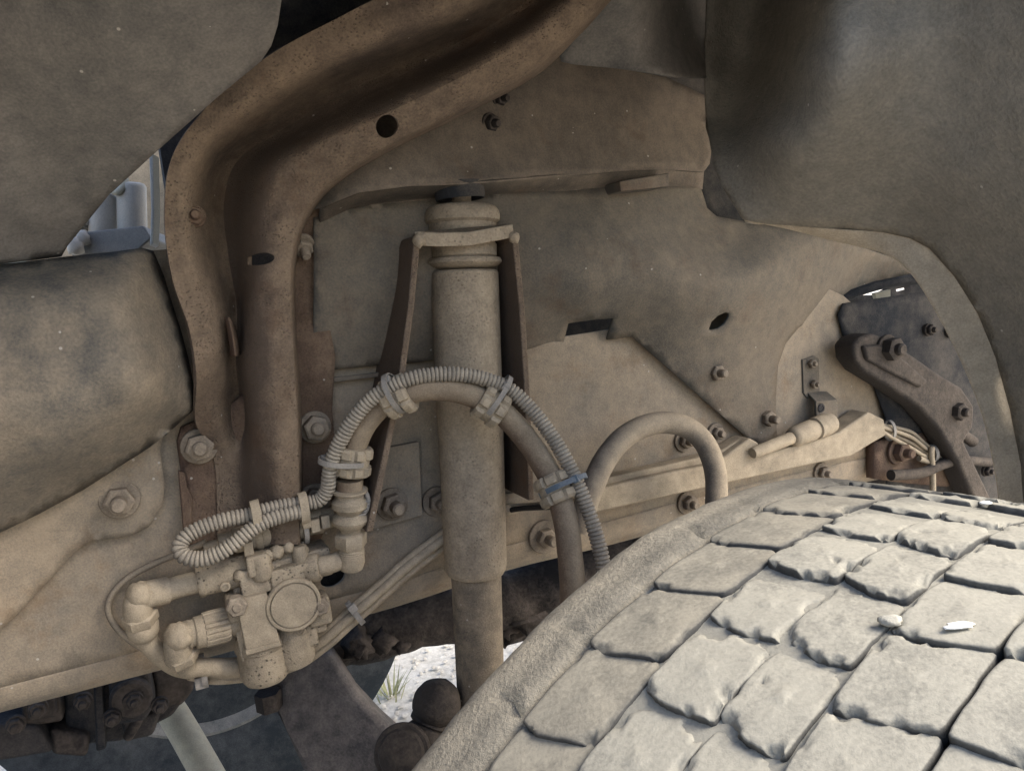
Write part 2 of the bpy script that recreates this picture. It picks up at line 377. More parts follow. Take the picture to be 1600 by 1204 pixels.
# ================================================================== SETTING
def G(px, py):
    r = ray(px, py); return CAMP + r * (-CAMH / r.z)
me = bpy.data.meshes.new('ground')
bm = bmesh.new(); bmesh.ops.create_grid(bm, x_segments=60, y_segments=60, size=1)
for v in bm.verts:                              # one sheet, dense round the truck and reaching the horizon
    x, y = v.co.x, v.co.y; s = lambda t: math.copysign(abs(t) ** 4 * 600 + abs(t) * 6, t)
    v.co = Vector((s(x), s(y), 0)); v.co.z = -.012 + .012 * noise.noise(Vector((v.co.x * 2.1, v.co.y * 2.1, 0)))
bm.to_mesh(me); bm.free()
ground = link('ground', me, 'ground'); ground['kind'] = 'structure'
gv, gf = [], []
gc = G(612, 1082)
for i in range(34):                             # dry tuft out in the sunlight beyond the truck
    a = random.uniform(0, 6.28); r = random.uniform(0, .05); b = gc + Vector((math.cos(a) * r, math.sin(a) * r, -.01)); hgt = random.uniform(.03, .11)
    lean = Vector((math.cos(a), math.sin(a), 0)) * random.uniform(.01, .07); sd = Vector((-math.sin(a), math.cos(a), 0)) * .003
    k = len(gv); gv += [b - sd, b + sd, b + lean * .5 + Z * hgt * .6 + sd * .6, b + lean * .5 + Z * hgt * .6 - sd * .6, b + lean + Z * hgt]
    gf += [(k, k + 1, k + 2, k + 3), (k + 3, k + 2, k + 4)]
t = thing('grass_tuft', 'dry grass tuft on the bright ground beyond the truck', 'grass', gc)
raw('blades', gv, gf, 'grass', t)

gv, gf = [], []
for i in range(700):                            # loose stones lying about on the far ground
    x, y = random.gauss(0, .45), random.gauss(0, .45); r = random.uniform(.003, .011); c0 = gc + D * x + N * y; c0.z = r * .3 - .01
    k = len(gv); gv += [c0 + Vector(v) * r * random.uniform(.7, 1.3) for v in ((1, 0, 0), (0, 1, 0), (-1, 0, 0), (0, -1, 0), (0, 0, .8), (.7, .7, .3), (-.7, -.6, .4))]
    gf += [(k, k + 5, k + 4), (k + 5, k + 1, k + 4), (k + 1, k + 2, k + 4), (k + 2, k + 6, k + 4), (k + 6, k + 3, k + 4), (k + 3, k, k + 4)]
g = raw('gravel', gv, gf, 'ground', None); g['kind'] = 'stuff'; g['label'] = 'loose pale gravel on the sunlit ground beyond the truck'; g['category'] = 'gravel'
# cab floor, with unseen roof slabs added and sized to shade the arch
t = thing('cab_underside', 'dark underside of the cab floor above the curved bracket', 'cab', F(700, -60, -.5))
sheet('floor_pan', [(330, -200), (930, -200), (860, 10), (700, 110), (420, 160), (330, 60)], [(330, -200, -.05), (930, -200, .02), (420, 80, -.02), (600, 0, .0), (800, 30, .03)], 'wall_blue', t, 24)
o0 = F(700, -60, 0); zr = 1.66
def slab(name, d0, d1, n0, n1, z0, z1, mat, parent):
    b = Vector((0, 0, 0)) + D * 0; c = lambda d_, n_: Vector((o0.x, o0.y, 0)) + D * d_ + N * n_
    return prism(name, [c(d0, n0) + Z * z0, c(d1, n0) + Z * z0, c(d1, n1) + Z * z0, c(d0, n1) + Z * z0], Z * (z1 - z0), mat, parent, 0)
slab('floor_deck', -.42, 2.6, -.46, .0, zr + .1, zr + .16, 'dark', t)
slab('shade_roof', -1.6, 2.2, .0, ROOF_OUT, zr, zr + .05, 'liner', t)
slab('shade_roof', .12, 2.2, ROOF_OUT + .002, .69, zr - .06, zr - .02, 'liner', t)  # extra unseen slab added to shade the rear liner
slab('sky_skirt', -1.6, 2.2, ROOF_OUT - .02, ROOF_OUT + .002, 1.50, zr + .002, 'liner', t)  # unseen hanging edge added to keep sky light off the upper arch
slab('sky_block', -.42, .5, -.46, -.34, .98, zr + .1, 'dark', t)  # unseen dark box added so no sky leaks in behind the web

t = thing('light_blocker', 'unseen bumper corner ahead of the arch, beyond the left edge', 'blocker', F(-300, 1000, .3))
slab('corner', -2.0, -.95, .1, 1.0, .25, 1.6, 'liner', t)  # unseen block added to keep light from the left out of the arch
# ================================================================== FRAME RAIL
t = thing('frame_rail', 'long dusty brown steel frame rail crossing behind the shock absorber', 'frame rail', F(500, 900, 0))
low = [(-760, 1330), (-160, 1154), (0, 1112), (300, 1033), (430, 998), (700, 925), (790, 891), (940, 854), (1160, 796), (1420, 738)]
lowy = lambda x: float(np.interp(x, [p[0] for p in low], [p[1] for p in low]))
web = [(-760, 500), (205, 470), (222, 392), (330, 385), (480, 480), (1000, 440), (1230, 420), (1318, 462), (1336, 478), (1440, 482), (1440, 690)] + [(x, lowy(x) - 38) for x in (1420, 1160, 940, 790, 700, 430, 300, 0, -160, -760)]
sheet('web', web, 0.0, 'rail', t, 26, holes=[ell(520, 903, 21, 13, -.5), ell(660, 470, 26, 30), [(876, 488), (970, 482), (957, 514), (880, 526)]], solid=.008, rough=.0008)
sheet('hole_backing', [(430, 800), (640, 800), (640, 925), (430, 975)], -.07, 'dark', t, 40)  # dark sheet added behind the web's hole so it reads as shade
rows = []
for x in (-760, -460, -160, 0, 200, 430, 620, 790, 940, 1160, 1420):
    y = lowy(x); rows.append([(x, y - 38, .0), (x, y - 22, -.002), (x, y - 10, -.007), (x, y - 3, -.015), (x, y, -.028), (x - 14, y - 9, -.085)])
loft('lower_flange', rows, 'rail', t, 4, 4, solid=.007)
for a in ((1068, 688, .012, .012), (1118, 676, .011, .010), (1074, 785, .013, .012), (1283, 738, .012, .010), (682, 783, .014, .016), (795, 760, .008, .010)):
    bolt(t, a[0], a[1], .002, a[2], a[3], 1.7)
bolt(t, 850, 838, .002, .015, .02, 1.9)
for cx, cy in ((757, 893), (830, 884), (795, 872)):
    pass

t = thing('gusset_plate', 'pressed steel gusset with one big bolt below the bulging liner', 'gusset plate', F(150, 800, .02))
gp = [(-120, 620), (262, 640), (250, 704), (257, 757), (254, 790), (232, 823), (201, 838), (143, 844), (116, 863), (39, 947), (0, 985), (-120, 1060)]
sheet('plate', gp, [(-120, 620, .05), (262, 640, .016), (254, 790, .018), (143, 844, .017), (0, 985, .02), (-120, 1060, .03), (120, 740, .04), (188, 782, .026)], 'rail', t, 16, solid=.012)
bolt(t, 187, 780, .028, .0165, .022, 1.5)

# ================================================================== LINERS
t = thing('wing_liner', 'bulging grey plastic liner behind the front of the arch', 'liner', F(120, 560, .15))
sheet('bulge', [(-760, 440), (0, 413), (60, 406), (110, 400), (180, 393), (222, 387), (240, 392), (256, 430), (268, 470), (284, 520), (297, 570), (304, 610), (301, 642), (272, 668), (235, 698), (200, 720), (130, 765), (60, 803), (0, 832), (-760, 1140)],
      [(-260, 425, .07), (0, 413, .09), (110, 400, .09), (222, 387, .07), (-260, 450, .13), (0, 445, .15), (110, 440, .15), (215, 432, .12), (0, 520, .175), (120, 520, .175), (225, 520, .15), (-260, 560, .2), (0, 620, .185), (120, 620, .18), (240, 610, .15), (290, 600, .085), (300, 640, .06), (256, 430, .055), (284, 520, .065), (0, 740, .14), (100, 720, .13), (200, 680, .12), (272, 668, .055), (130, 765, .05), (0, 832, .055), (-760, 1140, .06), (-760, 440, .08), (-760, 700, .2), (-260, 930, .06)],
      'bulge', t, 13, rough=.004, rs=.012)
t = thing('front_liner', 'flat grey dusty liner sheet filling the upper left corner', 'liner', P(200, 150, .8))
sheet('sheet', [(-700, -260), (470, -160), (440, 0), (434, 40), (424, 72), (408, 96), (340, 152), (240, 241), (170, 305), (105, 385), (96, 401), (50, 407), (0, 413), (-700, 480)],
      [(-700, -260, .50), (-300, -220, .62), (440, -160, .66), (440, 0, .74), (240, 241, .86), (100, 401, .93), (-700, 480, .66), (-300, 450, .8), (0, 200, .78), (200, 100, .755), (418, 80, .80), (0, 413, .88)], 'liner', t, 15, mode='P', solid=.006, rough=.005, rs=.01)
t = thing('arch_roof_liner', 'dusty liner panel with a lipped lower edge at top centre', 'liner', P(1000, 60, 1.0))
sheet('panel', [(800, -220), (1230, -220), (1160, -40), (1112, 60), (1106, 121), (1060, 120), (1018, 113), (950, 106), (896, 101), (877, 97), (873, 85), (890, 55), (880, 20)],
      [(800, -220, .78), (1230, -220, .80), (880, 60, 1.02), (960, 90, 1.04), (1050, 115, 1.05), (1106, 118, 1.18), (1085, 60, 1.18), (1070, 0, 1.15), (1130, -60, 1.15), (1020, 0, 1.0)], 'liner', t, 12, mode='P', solid=.005, rough=.003)
t = thing('rear_liner', 'large grainy grey wing liner with a pale rolled lip on the right', 'liner', P(1400, 250, .8))
fold = [(1230, 352), (1310, 358), (1380, 363), (1422, 372), (1452, 388), (1490, 430), (1528, 490), (1556, 560), (1578, 640), (1592, 710), (1600, 790), (1604, 880)]
main = [(1118, -220), (1108, 0), (1104, 100), (1106, 180), (1110, 225), (1116, 262), (1130, 296), (1150, 326), (1160, 343), (1195, 350)] + fold + [(1900, 900), (1980, 300), (1900, -220)]
sheet('panel', main, [(1118, -220, 1.0), (1108, 0, 1.17), (1104, 120, 1.17), (1112, 230, 1.11), (1160, 343, 1.06), (1230, 352, 1.04), (1310, 358, 1.01), (1422, 372, .975), (1490, 430, .955), (1556, 560, .955), (1592, 710, .965), (1604, 880, .98),
      (1195, 0, 1.17), (1180, 100, 1.18), (1150, 190, 1.15), (1265, 0, .89), (1238, 100, .93), (1192, 210, .985), (1165, 280, 1.04), (1400, 0, .80), (1400, 150, .83), (1350, 250, .90), (1500, 300, .86), (1600, 0, .69), (1600, 300, .79), (1620, 600, .90), (1900, -220, .48), (1980, 300, .55), (1900, 900, .72)],
      'liner_grain', t, 15, mode='P', solid=.006, rough=.003, rs=.014)
lip = [(1163, 345, 1.065), (1230, 358, 1.06), (1305, 377, 1.04), (1372, 393, 1.01), (1408, 412, .99), (1440, 450, .975), (1480, 520, .97), (1513, 590, .97), (1538, 660, .975), (1553, 730, .98), (1560, 780, .985), (1565, 880, 1.0)]
fd = [.0, 1.04, 1.01, .99, .978, .967, .957, .955, .957, .961, .966, .98]
f3 = [(1166, 343, 1.06)] + [(fold[i][0], fold[i][1], d_) for i, d_ in zip((0, 1, 2, 3, 4, 5, 6, 7, 8, 9, 11), (1.041, 1.01, .99, .976, .966, .956, .954, .955, .961, .966, .98))]
rows = [[(a[0], a[1], a[2]), (a[0] * .97 + b[0] * .03, a[1] * .97 + b[1] * .03, a[2] - .006), ((a[0] + b[0]) / 2, (a[1] + b[1]) / 2, (a[2] + b[2]) / 2 - .004), (b[0] * .9 + a[0] * .1, b[1] * .9 + a[1] * .1, b[2] + .002), (b[0] + 2, b[1], b[2] + .0005)] for a, b in zip(lip, f3)]
loft('rolled_lip', rows, 'lip', t, 6, 4, solid=.004, mode='P')
sheet('gap_backing', [(980, 60), (1130, 60), (1130, 250), (1170, 320), (1215, 362), (1130, 365), (1090, 320), (1085, 240), (1060, 170), (990, 140)], -.04, 'wall_blue', t, 14)  # dark sheet added behind the liner's gaps in place of their shade

# ================================================================== ARCH PANEL (upper cover plate and the skirt below it)
t = thing('wheel_arch_cover', 'dusty brown pressed panel behind the shock absorber', 'panel', F(800, 280, .05))
up_ = [(470, 330), (500, 200), (640, 20), (870, -40), (990, -20), (1000, 70), (1022, 112), (1065, 132), (1109, 153), (1112, 230), (1109, 256), (1100, 268), (1040, 264), (960, 268), (900, 273), (820, 280), (740, 286), (640, 290), (560, 300), (500, 325)]
sheet('upper_plate', up_, [(470, 330, .03), (500, 200, .05), (640, 60, .06), (870, 30, .06), (1000, -20, .04), (1100, 150, .035), (1110, 256, .045), (1040, 264, .062), (900, 273, .075), (740, 286, .105), (560, 300, .10), (500, 325, .06), (800, 170, .065), (1000, 180, .055), (900, 250, .068), (740, 262, .09), (1030, 240, .055)], 'arch', t, 14, solid=.005)
edge = [(500, 325, .06), (560, 300, .10), (640, 290, .11), (740, 286, .105), (820, 280, .09), (900, 273, .075), (960, 268, .069), (1040, 264, .062), (1100, 268, .046)]
bot = [(500, 345, .03), (560, 324, .03), (640, 312, .034), (740, 305, .036), (820, 301, .036), (900, 295, .036), (960, 291, .036), (1040, 289, .03), (1098, 292, .025)]
rows = [[(a[0], a[1] - 1.5, a[2]), (a[0], a[1] + 2, a[2] - .004), (a[0] * .5 + b[0] * .5, a[1] * .42 + b[1] * .58, (a[2] + b[2]) / 2), (b[0], b[1] - 1, b[2] + .006), (b[0], b[1] + 4, b[2])] for a, b in zip(edge, bot)]
loft('fold', rows, 'arch', t, 5, 4, solid=.004)
sk = [(490, 340), (560, 322), (640, 310), (740, 303), (900, 293), (1040, 287), (1094, 290), (1099, 305), (1105, 325), (1120, 338), (1155, 344), (1200, 350), (1260, 362), (1330, 381), (1400, 404), (1432, 424),
      (1400, 433), (1365, 440), (1330, 452), (1306, 470), (1280, 490), (1248, 512), (1228, 536), (1216, 570), (1212, 620), (1214, 680), (1205, 705), (1166, 682), (1076, 604), (987, 526), (948, 531), (959, 497), (924, 500), (888, 505), (879, 541), (824, 551), (610, 569), (524, 577), (490, 582)]
sheet('skirt', sk, [(490, 340, .03), (640, 310, .034), (900, 293, .036), (1094, 290, .025), (640, 420, .06), (900, 420, .085), (1040, 430, .095), (1105, 330, .03), (1200, 350, .045), (1330, 381, .02), (1432, 424, -.09), (1365, 440, -.08), (1306, 470, -.03), (1228, 536, .004), (1214, 620, .008), (1205, 705, .012), (1166, 682, .016), (987, 526, .020), (1076, 604, .018), (890, 505, .02), (610, 569, .015), (490, 582, .012), (1120, 430, .098), (1250, 420, .06), (1110, 530, .05), (1180, 560, .028), (1190, 420, .09), (1160, 385, .06), (1180, 480, .07), (900, 480, .05), (1290, 430, .025), (1000, 500, .045)],
      'skirt', t, 12, holes=[[(1108, 512), (1112, 502), (1122, 493), (1133, 488), (1139, 489), (1139, 496), (1133, 506), (1123, 514), (1113, 517), (1108, 516)]], solid=.005, rough=.003, rs=.02)
fprism('slot_strip', [(500, 592), (612, 579), (612, 586), (500, 600)], .018, .006, 'skirt', t, .0012)
cup0 = F(717, 289, .070)
revolve('mount_cup', cup0, -Z, [(-.003, .036), (.018, .036), (.0205, .0345), (.0195, .032), (.0, .031), (-.001, .004)], 'wall_blue', t, 30)
fprism('clip_block', [(968, 283), (1046, 270), (1046, 291), (970, 299)], .085, .06, 'arch', t, .002)
bolt(t, 764, 192, .066, .0105, .010, 1.35, normal=N - Z * .25 + D * .25, mat='dark_brown')
bolt(t, 779, 153, .064, .0095, .010, 1.35, normal=N - Z * .25 + D * .25, mat='dark_brown')
bolt(t, 1116, 582, .022, .013, .016, 0)
bolt(t, 1196, 653, .012, .013, .018, 0)

# ================================================================== PRESSED BRACKET
t = thing('pressed_bracket', 'big curved pressed steel bracket with rusty brown grooved channel', 'bracket', F(420, 780, .05))
rows = [
 [(340, 850, .022), (356, 850, .022), (382, 850, .026), (402, 850, .05), (432, 850, .080), (462, 850, .080), (470, 850, .070), (473, 850, .015)],
 [(335, 720, .022), (355, 720, .022), (378, 720, .028), (398, 720, .066), (430, 720, .098), (460, 720, .098), (469, 720, .085), (473, 720, .015)],
 [(306, 660, .055), (345, 648, .045), (376, 640, -0.005), (393, 640, .078), (425, 640, .108), (456, 640, .108), (467, 640, .095), (471, 640, .015)],
 [(307, 590, .10), (345, 572, .075), (368, 560, 0.028), (385, 558, .088), (418, 556, .118), (450, 555, .118), (462, 555, .105), (466, 555, .02)],
 [(296, 515, .105), (342, 498, .085), (370, 482, 0.014), (390, 474, .098), (418, 471, .122), (446, 469, .122), (457, 468, .110), (461, 468, .03)],
 [(268, 430, .105), (310, 412, .095), (356, 395, 0.012), (395, 386, .105), (424, 383, .128), (450, 388, .128), (461, 392, .115), (465, 394, .04)],
 [(257, 330, .115), (300, 322, .105), (350, 316, 0.000), (400, 312, .108), (436, 315, .132), (466, 328, .13), (479, 336, .118), (483, 340, .05)],
 [(272, 238, .135), (318, 246, .122), (372, 250, 0.012), (426, 260, .128), (468, 270, .148), (503, 282, .146), (518, 288, .132), (522, 293, .065)],
 [(338, 152, .17), (385, 176, .165), (446, 200, 0.048), (498, 214, .16), (542, 222, .182), (586, 229, .180), (602, 233, .165), (606, 238, .10)],
 [(428, 82, .21), (488, 112, .20), (548, 140, 0.088), (608, 162, .20), (656, 168, .215), (705, 172, .212), (722, 174, .198), (726, 179, .135)],
 [(540, 22, .24), (610, 60, .24), (676, 85, 0.128), (728, 103, .24), (772, 110, .252), (818, 114, .25), (832, 115, .236), (836, 120, .175)],
 [(640, -30, .28), (716, 8, .28), (786, 28, 0.193), (830, 40, .272), (862, 44, .288), (892, 48, .286), (903, 50, .272), (907, 54, .21)],
 [(740, -95, .31), (815, -62, .31), (880, -45, 0.233), (908, -32, .302), (932, -24, .315), (956, -18, .312), (966, -15, .30), (970, -11, .24)],
]
br = loft('channel', rows, 'bracket_face', t, 9, 5, solid=.005, rough=.003)
def cut(o, c, axis, r, sy=1.0, depth=.1):
    ax = Vector(axis).normalized(); bm = bmesh.new()
    bmesh.ops.create_cone(bm, cap_ends=True, segments=22, radius1=r, radius2=r, depth=depth)
    me = bpy.data.meshes.new('cut'); bm.to_mesh(me); bm.free(); k = bpy.data.objects.new('cut', me); COL.objects.link(k)
    k.location = c; k.scale = (1, sy, 1); k.rotation_mode = 'QUATERNION'; k.rotation_quaternion = ax.to_track_quat('Z', 'Y')
    md = o.modifiers.new('hole', 'BOOLEAN'); md.object = k; md.solver = 'EXACT'; md.operation = 'DIFFERENCE'
    bpy.context.view_layer.update(); dg = bpy.context.evaluated_depsgraph_get(); nm = bpy.data.meshes.new_from_object(o.evaluated_get(dg))
    o.modifiers.clear(); o.data = nm; bpy.data.objects.remove(k); nm.polygons.foreach_set('use_smooth', [True] * len(nm.polygons)); sharp(o, 45)
cut(br, F(598, 197, .18), N - Z * .25, .0135, depth=.11)
cut(br, F(408, 404, .125), N, .0155, .48, depth=.08)
bp = [(277, 690), (283, 668), (300, 660), (350, 640), (400, 600), (440, 480), (470, 330), (500, 290), (528, 285), (521, 340), (508, 400), (506, 470), (517, 520), (524, 556), (519, 640), (524, 700), (522, 790), (500, 845), (330, 860), (293, 850), (286, 760)]
sheet('base_plate', bp, [(277, 690, .018), (293, 850, .018), (524, 700, .014), (500, 290, .03), (480, 500, .022), (505, 640, .016), (505, 600, .03)], 'bracket', t, 13, solid=.010, rough=.002)
fprism('edge_tab', [(278, 735), (289, 738), (292, 760), (300, 775), (300, 850), (288, 850)], .026, .01, 'bracket', t, .002)
bolt(t, 311, 697, .022, .0165, .012, 1.45)
bolt(t, 492, 667, .02, .0165, .010, 1.4)
bolt(t, 304, 338, .092, .0105, .010, 1.3, mat='bracket')
bolt(t, 472, 382, .03, .012, .014, 1.4, normal=N * .6 - Z * .5)
bolt(t, 492, 780, .016, .018, .006, 1.3)
loft('lip_rib', [[(350, 495, .088), (358, 497, .100), (364, 500, .07)], [(355, 520, .085), (364, 522, .100), (371, 522, .06)], [(360, 556, .078), (369, 556, .094), (376, 555, .055)]], 'bracket', t, 5, 5, solid=.004)

# ================================================================== SHOCK MOUNT (two legs and a cross plate)
t = thing('shock_mount', 'tall steel mount whose two legs stand either side of the shock', 'mount', F(640, 800, .05))
def leg(name, front, off0, off1, th):
    # plate standing out of the rail between off0 and off1, its front edge through the given pixels
    vs = []; nfr = len(front)
    for (x, y) in front:
        p = F(x, y, off1); vs += [p, p + D * th, p + D * th - N * (off1 - off0), p - N * (off1 - off0)]
    fs = [(i * 4 + j, i * 4 + (j + 1) % 4, (i + 1) * 4 + (j + 1) % 4, (i + 1) * 4 + j) for i in range(nfr - 1) for j in range(4)] + [(3, 2, 1, 0), tuple((nfr - 1) * 4 + j for j in range(4))]
    o = raw(name, vs, fs, 'bracket_face', t, smooth=False)
    bm = bmesh.new(); bm.from_mesh(o.data); bmesh.ops.recalc_face_normals(bm, faces=bm.faces); bm.to_mesh(o.data); bm.free()
    md = o.modifiers.new('bevel', 'BEVEL'); md.width = .0018; md.segments = 2; md.limit_method = 'ANGLE'; return o
leg('leg', [(650, 368), (646, 380), (637, 480), (622, 590), (604, 680), (585, 770), (572, 832)], .0, .12, .0095)
leg('leg', [(797, 368), (801, 380), (811, 480), (818, 590), (823, 700), (826, 782)], .0, .12, .0095)
pc = [F(648, 372, .118), F(668, 374, .122), F(720, 375, .122), F(770, 372, .122), F(805, 368, .118), F(800, 372, .0), F(650, 376, .0)]
prism('cross_plate', [F(650, 384, .118), F(690, 386, .124), F(735, 384, .124), F(775, 376, .124), F(803, 371, .118), F(803, 371, .0), F(650, 384, .0)], Z * .019, 'shock', t, .002)
fprism('foot_plate', [(600, 700), (655, 690), (660, 805), (590, 825), (560, 830)], .012, .012, 'rail', t, .0012)
fprism('foot_plate', [(735, 775), (828, 768), (830, 782), (737, 796)], .055, .055, 'rail', t, .0012)
bolt(t, 612, 787, .014, .0165, .022, 1.5)
ball('weld', F(655, 376, .121), .009, 'shock', t, (1, 1, 1.2), .4, 12)
ball('weld', F(803, 371, .119), .008, 'shock', t, (1, 1, 1.1), .4, 12)

# ================================================================== SHOCK ABSORBER
t = thing('shock_absorber', 'upright dusty beige tubular shock absorber at the centre', 'shock absorber', F(746, 1000, .06))
A0, A1 = F(722, 330, .06), F(750, 1050, .06)
sax = (A1 - A0); sl_ = sax.length; sax.normalize()
dscale = lambda y: (y - 330) / 720 * sl_                        # along-axis distance of a photo row
def rr(y, rpx): p = A0 + sax * dscale(y); return rpx * (p - CAMP).dot(FWD) / FPX
def pr(*l): return [(dscale(y), rr(y, r)) for y, r in l]
revolve('stud', A0, sax, pr((285, 15), (322, 15), (322, 22), (330, 22)), 'shock', t, 18)
revolve('top_bush', A0, sax, pr((321, 40), (324, 52), (330, 57), (336, 58.5), (345, 58.5), (347, 56), (349, 53), (362, 53), (372, 50)), 'shock', t, 40, rough=.0012)
revolve('lower_bush', A0, sax, pr((374, 48), (380, 52), (396, 52), (398, 50), (400, 57), (404, 59.5), (407, 59), (412, 52), (414, 46), (416, 40)), 'shock', t, 40, rough=.001)
revolve('dust_tube', A0, sax, pr((417, 42), (418, 50), (421, 53), (430, 53.3), (600, 51.6), (800, 49.5), (872, 48.7), (880, 47.5), (886, 44), (887, 38)), 'shock', t, 48, rough=.0008)
revolve('damper_body', A0, sax, pr((870, 39.5), (1000, 38), (1190, 36), (1198, 30), (1200, 18)), 'shock_body', t, 40)
revolve('lower_eye', A0 + sax * dscale(1225) - N * .03, N, [(0, .012), (0, .03), (.06, .03), (.06, .012)], 'shock_body', t, 26)
# ================================================================== HOSES, CONDUIT, CLIPS
t = thing('brake_hose', 'thick brown rubber hose arching in front of the shock absorber', 'hose', F(550, 720, .1))
HP = [(548, 735, .105), (555, 695, .11), (575, 655, .12), (605, 627, .135), (650, 610, .155), (695, 608, .165), (735, 616, .172), (775, 637, .18), (808, 668, .19), (834, 702, .205), (856, 738, .22), (873, 775, .235), (884, 815, .25), (890, 860, .26), (894, 910, .265), (895, 980, .262), (890, 1060, .24), (872, 1130, .2), (840, 1180, .12), (800, 1200, .02)]
hq = path(HP, 10); sweep('rubber_hose', hq, lambda i: .0158 + .0012 * (i / len(hq)), 'hose', t, 22, wob=.03)
t = thing('brake_hose', 'thick grey rubber hose bent into a loop above the tyre', 'hose', F(1120, 760, .1), )
h2 = path([(905, 830, .14), (915, 790, .14), (929, 752, .13), (948, 714, .12), (975, 683, .11), (1008, 665, .105), (1042, 660, .105), (1074, 668, .11), (1098, 688, .12), (1113, 718, .13), (1119, 750, .14), (1119, 790, .15), (1116, 850, .15), (1104, 920, .11), (1080, 980, .02), (1050, 1010, -.1)], 10)
sweep('rubber_hose', h2, .0178, 'hose_grey', t, 22, wob=.03)

t = thing('corrugated_conduit', 'ribbed grey conduit following the brown hose over the shock', 'conduit', F(700, 590, .15))
CP = [(935, 1180, .1), (950, 1120, .2), (955, 1040, .26), (951, 950, .285), (943, 885, .28), (934, 845, .272), (920, 800, .262), (902, 755, .25), (882, 714, .237), (858, 675, .222), (828, 637, .207), (796, 608, .195), (758, 592, .187), (718, 585, .18), (680, 585, .172), (642, 591, .165), (606, 606, .155), (575, 628, .145), (550, 658, .135), (531, 690, .125), (519, 718, .118), (514, 742, .112), (512, 762, .106), (500, 780, .1), (478, 786, .098), (450, 789, .098), (420, 795, .098), (390, 804, .098), (355, 811, .098), (320, 822, .098), (293, 836, .1), (281, 853, .104), (288, 868, .11), (312, 873, .114), (340, 865, .116), (368, 847, .116), (394, 826, .114), (420, 812, .112), (448, 803, .11), (478, 797, .106)]
cq = path(CP, 10, step=.0054 / 5)
sweep('ribbed_tube', cq, corrugated(cq), 'conduit', t, 12)
for x, y, o_, ang in ((400, 806, .106, 0), (474, 793, .102, 0)):
    c = F(x, y, o_); ring_tie('tape_band', c, D + Z * .1, N, Z, .014, .019, .011, 'mud', t)

def clip(label, i, conduit_pt, tie_mat='tie', rot=0, lug=1):
    """toothed rubber clamp on the hose with a cable tie round hose and conduit"""
    p = hq[i]; tdir = (hq[i + 1] - hq[i - 1]).normalized(); a = (conduit_pt - p); a = (a - tdir * a.dot(tdir)); dist = a.length; a.normalize(); b = tdir.cross(a)
    c = thing('hose_clamp', label, 'clamp', p, 'clamps along the brown hose')
    vs = []; seg = 48; prof = [(-.019, .0165), (-.019, .0240), (-.0155, .0272), (-.0065, .0272), (-.005, .0232), (.005, .0232), (.0065, .0272), (.0155, .0272), (.019, .0240), (.019, .0165)]
    for tt, r in prof:
        for k in range(seg):
            th = 2 * math.pi * k / seg; gap = 1 if abs(((th / (2 * math.pi) * 8 + rot) % 1) - .5) > .13 else 0
            r2 = r if (gap or r < .0235) else .0226
            vs.append(p + tdir * tt + (a * math.cos(th) + b * math.sin(th)) * r2)
    n = len(prof); fs = [(q * seg + k, q * seg + (k + 1) % seg, (q + 1) * seg + (k + 1) % seg, (q + 1) * seg + k) for q in range(n - 1) for k in range(seg)]
    fs += [((n - 1) * seg + k, (n - 1) * seg + (k + 1) % seg, (k + 1) % seg, k) for k in range(seg)]
    raw('clamp_ring', vs, fs, 'mud', c, auto=35)
    mid = p + a * (dist * .5 - .004)
    tie = ring_tie('cable_tie', mid, tdir, a, b, dist * .5 + .0185, .0240, .0068, tie_mat, c, .0018, 40)
    hd = p + a * (dist + .004) + b * .009 * lug
    e = lambda v, k: v * k
    box('tie_head', hd + (CAMP - hd).normalized() * .004, tdir * .005, a * .0042, b * .0052, tie_mat, tie, .001)
    return c
def nearest(px, py): 
    k = min(range(4, len(hq) - 4), key=lambda i: (proj(hq[i]) - Vector((px, py))).length); return k
def proj(p):
    v = p - CAMP; z = v.dot(FWD); return Vector((800 + FPX * v.dot(RIGHT) / z, 602 - FPX * v.dot(UPV) / z))
def cond(px, py): return min(cq, key=lambda p: (proj(p) - Vector((px, py))).length)
clip('clamp and tie where the hose leaves the left leg of the mount', nearest(622, 622), cond(604, 607), 'tie', .2, -1)
clip('clamp and tie in front of the right side of the shock absorber', nearest(767, 634), cond(786, 602), 'tie', .45, 1)
clip('clamp with the blue grey tie, lowest on the right of the hose', nearest(868, 764), cond(897, 745), 'blue_tie', .3, 1)
clip('clamp at the left end of the hose, just above the brass coupling', nearest(549, 738), cond(514, 740), 'tie', .1, -1)
for (x, y, o_, dx, dy) in ((797, 592, .2, 4, -6), (912, 742, .255, 8, -2)):
    pass

t = thing('hose_coupling', 'dusty coupling with ribs and hexagon nut under the hose end', 'coupling', F(548, 850, .1))
K0, K1 = F(546, 748, .104), F(549, 868, .092); kx = (K1 - K0).normalized(); kl = (K1 - K0).length
kp = lambda *l: [((y - 748) / 120 * kl, r * .00096) for y, r in l]
revolve('neck', K0, kx, kp((748, 19), (764, 19), (766, 15)), 'hose', t, 24)
revolve('collar', K0, kx, kp((762, 15), (764, 25), (767, 25), (770, 19), (776, 20), (782, 25.5), (790, 25.5), (796, 20), (800, 18.5), (804, 24), (810, 26), (816, 24), (822, 17), (828, 14), (834, 15)), 'mud', t, 32)
revolve('hexagon_nut', K0, kx, kp((829, 14), (831, 20), (834, 22.5), (851, 22.5), (854, 20), (855, 13)), 'mud', t, sides=6)
revolve('stem', K0, kx, kp((852, 17), (858, 18), (878, 19), (888, 16)), 'mud', t, 20)
revolve('thread', K0, kx, kp(*[(856 + k * 1.6, 18.8 if k % 2 else 17.4) for k in range(9)]), 'mud', t, 24)
sweep('side_arm', path([(552, 868, .09), (535, 874, .088), (510, 882, .085), (484, 888, .08)], 6), lambda i: .0125 + .0012 * (i / 18), 'mud', t, 20)
